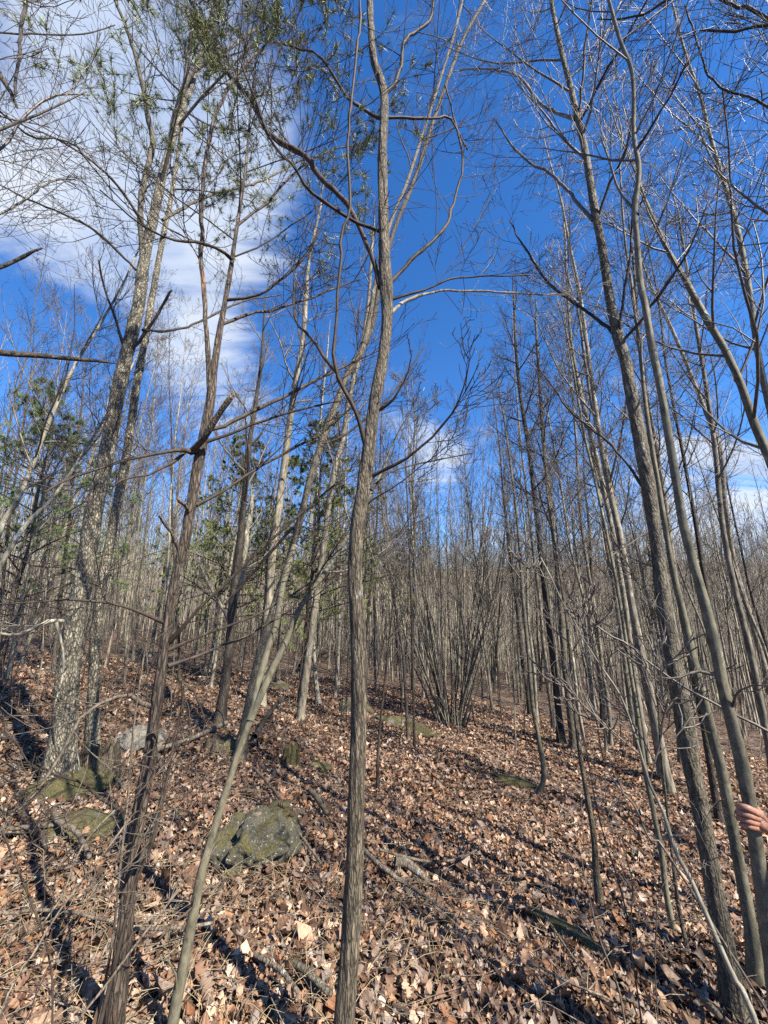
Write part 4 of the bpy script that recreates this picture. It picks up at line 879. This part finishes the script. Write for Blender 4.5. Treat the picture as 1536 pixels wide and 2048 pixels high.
rock('rock', 'small moss-topped stone half buried in leaves at the bottom, left of the centre trunk', 590, 1925, (.055, .045, .035), (0, 0, 0), 'moss', 8, sub=4, sink=.2)
rock('moss_patch', 'small dark moss patch just right of the mossy stump', 632, 1535, (.2, .12, .05), (0, 0, 0), 'moss', 9, sub=4, sink=.3, cat='moss')
rock('moss_patch', 'long green moss streak in the shadow across the lower right leaves', 1160, 1895, (.36, .07, .045), (0, .05, -.85), 'moss', 10, sub=4, sink=-.1, cat='moss')
rock('moss_patch', 'mossy hump at the foot of the hooked sapling', 1050, 1580, (.50, .12, .08), (0, .05, -.8), 'moss', 12, sub=4, sink=.1, cat='moss')

def stump(name, label, px, py, r, h, mat, seed, lean=(0, 0)):
    B = ghit(px, py); rng = np.random.default_rng(seed); sides, rings = 40, 14; V = []
    top = h * (.55 + .45 * np.abs(np.sin(np.arange(sides) * 2.7 + seed)) * rng.uniform(.5, 1, sides))
    for q in range(rings):
        t = q / (rings - 1)
        for s_ in range(sides):
            a = s_ / sides * 6.283; rr = r * (1.25 - .4 * t) * (1 + .10 * math.sin(5 * a + seed) + .09 * math.sin(11 * a + 2) + rng.normal(0, .02)) + .5 * r * math.exp(-t * 8)
            V.append((rr * math.cos(a) + lean[0] * t, rr * math.sin(a) + lean[1] * t, -.06 + t * top[s_]))
    n0 = len(V)
    for s_ in range(sides):
        a = s_ / sides * 6.283; V.append((.55 * r * math.cos(a) + lean[0], .55 * r * math.sin(a) + lean[1], h * .35))
    V.append((lean[0], lean[1], h * .2)); Qs, Ts = [], []
    for q in range(rings):
        for s_ in range(sides):
            a, b = q * sides + s_, q * sides + (s_ + 1) % sides; Qs.append((a, b, b + sides, a + sides))
    for s_ in range(sides): Ts.append((n0 + s_, n0 + (s_ + 1) % sides, n0 + sides))
    o = obj(name, mesh_np(name, V, [np.array(Qs), np.array(Ts)], M[mat])); o.location = tuple(B); return tag(o, label, 'stump')
stump('stump', 'small mossy broken stump on open leaves left of the centre trunk', 578, 1530, .095, .34, 'moss', 1, (.02, 0))
stump('stump', 'dark rotten stump with a mossy rim beside the foot of the leaning tree', 440, 1500, .17, .22, 'rotten', 2)
stump('stump', 'splintered rotten stump wrapped round the foot of the narrower pine', 192, 1562, .17, .46, 'rotten', 3)

def lying(name, label, pts, mat='deadwood', lift=.05, cat='fallen branch', k=2, rise=0.):
    P3 = []
    for q, (px, py, w) in enumerate(pts):
        g = ghit(px, py); depth = g[1] * math.cos(PITCH) + g[2] * math.sin(PITCH); P3.append((*g, .5 * w * depth / F))
    P3 = np.array(P3); P3[:, 2] += lift + .025 + rise * np.linspace(0, 1, len(P3)) + P3[:, 3]; B = P3[0, :3].copy(); B[2] = float(tz(B[0], B[1]))
    ll = np.linalg.norm(np.diff(P3[:, :3], axis=0), axis=1).sum(); S = catmull(P3, int(np.clip(ll / .03, 8, 60))); rng = np.random.default_rng(int(pts[0][0] + pts[0][1]))
    S[:, :3] += np.cumsum(rng.normal(0, .0015, (len(S), 3)), 0)
    V, polys = solid_tube(S[:, :3] - B, S[:, 3], 10, .06, 4); o = obj(name, None or mesh_np(name, V, polys, M[mat])); o.location = tuple(B); tag(o, label, cat)
    out = []; sprout(out, S[:, :3] - B, S[:, 3] * .8, ll * .6, 0, rng, dict(MID, k=[3, 0], trop=[.1, .1, .1]), k=k, t0=.3)
    if out:
        V, Q = tubes(out, lambda lv: 4); obj('twig', mesh_np('twig', V, [Q], M[mat]), o)
    return o
lying('fallen_branch', 'short thick pale barkless branch right of the centre trunk', [(790, 1757, 16), (815, 1765, 16), (850, 1790, 12)], 'deadwood', k=0)
lying('fallen_branch', 'straight lichened stick pointing down-right from the centre trunk', [(725, 1725, 7), (770, 1768, 9), (832, 1811, 8), (880, 1845, 7), (922, 1881, 7)], 'deadwood')
lying('fallen_branch', 'thin bowed stick just above the short pale branch', [(759, 1736, 5), (845, 1755, 5), (905, 1755, 4), (945, 1735, 4), (968, 1711, 3)], 'deadwood', lift=.08)
lying('fallen_branch', 'curved grey branch at the bottom edge left of the centre trunk', [(505, 1955, 9), (540, 1975, 9), (570, 2000, 9), (594, 2035, 8)], 'deadwood')
lying('fallen_branch', 'dark lichened branch beside the foot of the centre trunk', [(585, 1975, 12), (620, 2000, 12), (662, 2040, 12)], 'grey')
lying('fallen_branch', 'pale stick slanting down to the right of the boulder', [(582, 1672, 5), (610, 1710, 5), (642, 1760, 5)], 'deadwood')
lying('fallen_branch', 'long thin stick running down-slope above the boulder', [(505, 1555, 5), (540, 1600, 6), (575, 1655, 5), (605, 1690, 4)], 'deadwood')
lying('fallen_branch', 'short lichen-spotted stick between boulder and centre trunk', [(618, 1603, 9), (632, 1622, 10), (650, 1650, 9)], 'grey', k=0)
lying('fallen_branch', 'pale branch lying between the pale rock and the dark stump', [(310, 1522, 9), (350, 1508, 8), (400, 1488, 8), (452, 1462, 8)], 'deadwood', lift=.06)
lying('fallen_branch', 'pale straight stick crossing at the foot of the cedar', [(0, 1878, 6), (80, 1868, 6), (150, 1872, 6), (228, 1892, 5)], 'deadwood', lift=.07)
lying('fallen_branch', 'pale straight stick between the cedar and the smooth leaning sapling', [(262, 1910, 6), (310, 1914, 6), (360, 1913, 6), (420, 1903, 6)], 'deadwood', lift=.07)
lying('fallen_branch', 'reddish barked branch stub on the leaves left of the cedar', [(28, 1645, 9), (55, 1680, 10), (75, 1710, 11), (84, 1735, 9)], 'cedar', k=0)
lying('fallen_branch', 'crooked grey branch on the leaves between two mossy rocks and the cedar', [(98, 1662, 7), (112, 1690, 10), (140, 1705, 10), (162, 1735, 9), (170, 1760, 8)], 'deadwood', lift=.08)
lying('fallen_branch', 'whitish stick behind the low mossy rock', [(0, 1690, 8), (50, 1686, 8), (110, 1680, 7), (150, 1668, 5)], 'deadwood', k=1)
lying('fallen_branch', 'pale thin sticks fanned behind the splintered stump', [(200, 1545, 6), (222, 1570, 6), (246, 1600, 5)], 'deadwood')
lying('fallen_branch', 'dark propped branch with a raw orange end leaning at the foot of the leaning tree', [(508, 1492, 10), (530, 1465, 9), (562, 1440, 8)], 'dark', lift=.05, rise=.22, k=0)
lying('log', 'propped dead log up the slope left of the centre trunk', [(600, 1345, 10), (640, 1320, 13), (678, 1300, 12)], 'deadwood', lift=.1, rise=.5, cat='log', k=3)
lying('fallen_branch', 'sawn pale branch end near the foot of the knotted trunk', [(1405, 2035, 13), (1425, 2060, 14), (1450, 2090, 13)], 'deadwood', lift=.06, k=0)
lying('fallen_branch', 'thin dry stem lying across the lower right shadow', [(1095, 1865, 4), (1130, 1920, 4), (1165, 1975, 3)], 'deadwood', k=1)
lying('fallen_branch', 'thin stick beside the moss streak pointing at the bottom right', [(1060, 1960, 4), (1130, 2000, 4), (1230, 2040, 4)], 'deadwood', k=2)

# standing dead stems and arching whips in the left foreground
def stem(label, pts, dist, mat='twig', k=5, off=0., name='dead_stem'):
    root, B, base = tree(name, label, 'dead stem', pts, mat, dist=dist, ext=0, crown=None, sides=8, flare=.0, off1=off, amp=.03)
    tr = root.children[0]; rng = np.random.default_rng(int(pts[0][0] * 7 + pts[0][1])); T = trace(pts, B, 0, off); S = catmull(T, 16); out = []
    sprout(out, S[:, :3] - base, np.maximum(S[:, 3] * .7, .0015), .7, 0, rng, dict(FINE, trop=[.1] * 4, k=[10, 3, 2], wob=[.1, .2, .25, .3], rmin=.0012), k=k, t0=.2)
    if out:
        V, Q = tubes(out, lambda lv: 4); obj('crown', mesh_np('crown', V, [Q], M[mat]), root)
stem('dark crooked stem standing just right of the cedar, hooked at its top', [(262, 1800, 11), (300, 1700, 10), (325, 1600, 9), (345, 1500, 9), (362, 1420, 8), (368, 1380, 8), (355, 1358, 7), (385, 1380, 6), (400, 1410, 5), (412, 1450, 4)], 1.85, 'twigdark', 6)
stem('thin straight pale stem between the two red and smooth trunks', [(195, 2048, 9), (225, 1880, 8), (240, 1740, 7), (255, 1600, 7), (268, 1450, 6), (285, 1330, 5), (300, 1240, 4)], 1.9, 'deadwood', 4)
stem('pale stem slanting up-right across the foot of the cedar', [(150, 2060, 8), (190, 2001, 7), (267, 1895, 7), (330, 1815, 6), (360, 1778, 4)], 1.55, 'deadwood', 2)
stem('long thin dead whip slanting up-right from the bottom left corner', [(0, 2030, 6), (60, 1920, 6), (120, 1820, 5), (190, 1730, 5), (250, 1650, 4)], 1.5, 'deadwood', 5)
stem('second thin dead whip crossing the bottom left corner', [(-20, 1900, 5), (60, 1870, 5), (120, 1800, 4), (165, 1690, 4), (230, 1620, 3)], 1.7, 'deadwood', 5)
stem('thin stem leaning left out of the picture near the mossy rock', [(105, 2040, 5), (95, 1900, 5), (60, 1800, 4), (20, 1700, 4), (-20, 1600, 3)], 1.7, 'twigdark', 5)
stem('fine upright stem beside the boulder', [(400, 1740, 4), (408, 1650, 3.5), (405, 1590, 3)], 2.6, 'twigdark', 2)
for lab, pts, dist in [
    ('fine dry whip in the lower right standing before the shadow', [(1250, 2048, 6), (1232, 1960, 5), (1200, 1880, 5), (1175, 1780, 4), (1160, 1700, 3)], 2.0),
    ('thin dark whip with a kink right of the straight brown sapling', [(1272, 1965, 5), (1262, 1900, 5), (1262, 1840, 4), (1264, 1760, 4), (1240, 1680, 3)], 2.4),
    ('thin dark upright whip left of the pale-footed sapling', [(1310, 1935, 3), (1312, 1870, 3), (1314, 1800, 3)], 2.6),
    ('long thin whip leaning left across the leaves in the lower right', [(1258, 1850, 5), (1236, 1760, 5), (1210, 1680, 4), (1190, 1600, 4), (1172, 1500, 3), (1150, 1400, 3)], None),
    ('pale whip curving across the front of the knotted trunk', [(1470, 1960, 5), (1448, 1850, 4), (1430, 1740, 4), (1405, 1680, 4), (1385, 1640, 3)], 2.0),
    ('thin stem leaning over the leaves just left of the lower right shadow', [(1330, 1700, 7), (1300, 1680, 6), (1268, 1610, 6), (1240, 1580, 5), (1215, 1540, 4)], 2.9)]:
    stem(lab, pts, dist, 'twig', 3)

# ------------------------------------------------------------------ person reaching in from the right
def skin(name, mat, nodes, edges, parent, sub=2):
    me = bpy.data.meshes.new(name); me.from_pydata([n_[:3] for n_ in nodes], edges, []); o = bpy.data.objects.new(name, me); C.collection.objects.link(o)
    sk = o.modifiers.new('s', 'SKIN'); sk.use_smooth_shade = True
    for v, n_ in zip(me.skin_vertices[0].data, nodes): v.radius = (n_[3], n_[4] if len(n_) > 4 else n_[3])
    me.skin_vertices[0].data[0].use_root = True
    sb = o.modifiers.new('b', 'SUBSURF'); sb.levels = sub; sb.render_levels = sub
    dg = bpy.context.evaluated_depsgraph_get(); ev = bpy.data.meshes.new_from_object(o.evaluated_get(dg)); o.modifiers.clear(); o.data = ev
    ev.materials.clear(); ev.materials.append(M[mat]); ev.polygons.foreach_set('use_smooth', [True] * len(ev.polygons)); o.parent = parent; return o
def at(px, py, depth): return ray(px, py) * depth
def person():
    gx, gy = 2.15, 1.15; gz = float(tz(gx, gy)); root = thing('person', 'bare hand and forearm reaching in from the right edge to steady the tall grey trunk', 'person', (0, 0, 0))
    hip = np.array([gx, gy, gz + .93]); chest = hip + [-.03, .05, .38]; neck = chest + [-.02, .03, .16]; head = neck + [-.02, .04, .17]
    sh = chest + [-.15, .13, .09]; sh2 = chest + [.16, -.12, .09]
    wr = at(1534, 1656, 1.50); el = np.array([1.83, 1.42, wr[2] - .06])
    el2 = sh2 + [.06, -.05, -.28]; ha2 = el2 + [-.02, .1, -.24]
    V, E = [], []
    def add(p, r, prev=None, r2=None):
        V.append((*p, r, r2 or r));
        if prev is not None: E.append((prev, len(V) - 1))
        return len(V) - 1
    a = add(hip, .14); b = add(hip + [-.015, .02, .2], .12, a); c = add(chest, .14, b); d = add(neck, .055, c); e = add(head - [0, 0, .06], .075, d); f = add(head + [0, .0, .05], .085, e)
    for S_, E_, H_ in ((sh, el, wr), (sh2, el2, ha2)):
        g = add(S_, .052, c); m = add((S_ + E_) / 2, .044, g); h = add(E_, .037, m); q = add(E_ * .65 + H_ * .35, .038, h); add(H_, .024, q, .030)
    for sx in (-.09, .09):
        k1 = hip + [sx, 0, -.06]; kn = hip + [sx * 1.2, .06, -.46]; an = np.array([hip[0] + sx * 1.3, hip[1] - .02, gz + .10])
        g = add(k1, .085, a); m = add((k1 + kn) / 2, .078, g); h = add(kn, .058, m); q = add((kn + an) / 2, .056, h); w = add(an, .038, q); add(an + [-.05, .16, -.06], .035, w)
    skin('body', 'skin', V, E, root)
    # hand: palm and five fingers, wrapped round the near side of the trunk
    HV, HE = [], []
    def hadd(p, r, prev=None, r2=None):
        HV.append((*p, r, r2 or r))
        if prev is not None: HE.append((prev, len(HV) - 1))
        return len(HV) - 1
    w0 = hadd(wr, .026, None, .021); kn = []
    for q in range(4):
        z1 = hadd(at(1522, 1644 + (q - 1.5) * 8, 1.475), .0155, w0); hadd(at(1508, 1638 + (q - 1.5) * 11, 1.455), .0135, z1)
    p1 = hadd(at(1524, 1650, 1.475), .024, w0); p2 = hadd(at(1512, 1643, 1.46), .021, p1)
    fingers = [[(1510, 1624), (1496, 1616), (1484, 1613), (1474, 1615)], [(1508, 1634), (1493, 1628), (1481, 1625), (1472, 1626)], [(1508, 1645), (1494, 1640), (1483, 1637), (1474, 1637)], [(1510, 1655), (1498, 1652), (1488, 1649), (1480, 1649)]]
    skin('hand', 'skin', HV, HE, root)
    dep = [1.455, 1.445, 1.455, 1.48]
    for q, fg in enumerate(fingers):
        FV = [(*at(1522, 1643 + (q - 1.5) * 7, 1.475), .012)]; FE = []
        for z, (px, py) in enumerate(fg):
            FV.append((*at(px, py, dep[z]), (.0135, .0125, .0115, .0095)[z] * (1, 1.03, 1, .88)[q])); FE.append((z, z + 1))
        skin('finger', 'skin', FV, FE, root)
    FV = [(*at(1526, 1640, 1.48), .013), (*at(1520, 1626, 1.50), .0125), (*at(1512, 1618, 1.54), .0115), (*at(1503, 1614, 1.57), .0095)]
    skin('thumb', 'skin', FV, [(0, 1), (1, 2), (2, 3)], root)
    # clothing
    S, E = [], []
    def sadd(p, r, prev=None, r2=None):
        S.append((*p, r, r2 or r))
        if prev is not None: E.append((prev, len(S) - 1))
        return len(S) - 1
    a = sadd(hip + [0, 0, -.02], .165); b = sadd(hip + [-.015, .02, .2], .145, a); c = sadd(chest, .165, b); sadd(neck - [0, 0, .05], .08, c)
    for S_, E_ in ((sh, el), (sh2, el2)): g = sadd(S_, .072, c); sadd(S_ * .25 + E_ * .75, .056, g)
    skin('shirt', 'shirt', S, E, root)
    S, E = [], []; a = sadd(hip, .165)
    for sx in (-.09, .09):
        k1 = hip + [sx, 0, -.06]; kn = hip + [sx * 1.2, .06, -.46]; an = np.array([hip[0] + sx * 1.3, hip[1] - .02, gz + .14]); g = sadd(k1, .10, a); h = sadd(kn, .078, g); sadd(an, .065, h)
    skin('trousers', 'jeans', S, E, root)
    for sx in (-.09, .09):
        an = np.array([hip[0] + sx * 1.3, hip[1] - .02, gz + .12]); skin('boot', 'boot', [(*an, .055), (*(an + [0, 0, -.07]), .05), (*(an + [-.05, .15, -.08]), .045), (*(an + [-.07, .21, -.085]), .035)], [(0, 1), (1, 2), (2, 3)], root)
    skin('hair', 'hair', [(*(head + [.01, -.03, .0]), .085), (*(head + [.005, -.02, .07]), .09), (*(head + [0, .02, .09]), .075)], [(0, 1), (1, 2)], root)
    fd = unit(np.array([-.6, .8, 0])); sd = np.array([fd[1], -fd[0], 0])
    skin('nose', 'skin', [(*(head + fd * .085), .012), (*(head + fd * .108 - [0, 0, .02]), .014)], [(0, 1)], root)
    skin('mouth', 'hair', [(*(head + fd * .088 + sd * -.02 - [0, 0, .055]), .005), (*(head + fd * .088 + sd * .02 - [0, 0, .055]), .005)], [(0, 1)], root)
    for s_ in (-1, 1):
        skin('eye', 'hair', [(*(head + fd * .086 + sd * s_ * .032), .009), (*(head + fd * .09 + sd * s_ * .034), .007)], [(0, 1)], root)
        skin('ear', 'skin', [(*(head + sd * s_ * .086 + [0, 0, .01]), .016), (*(head + sd * s_ * .09 - [0, 0, .025]), .012)], [(0, 1)], root)
person()
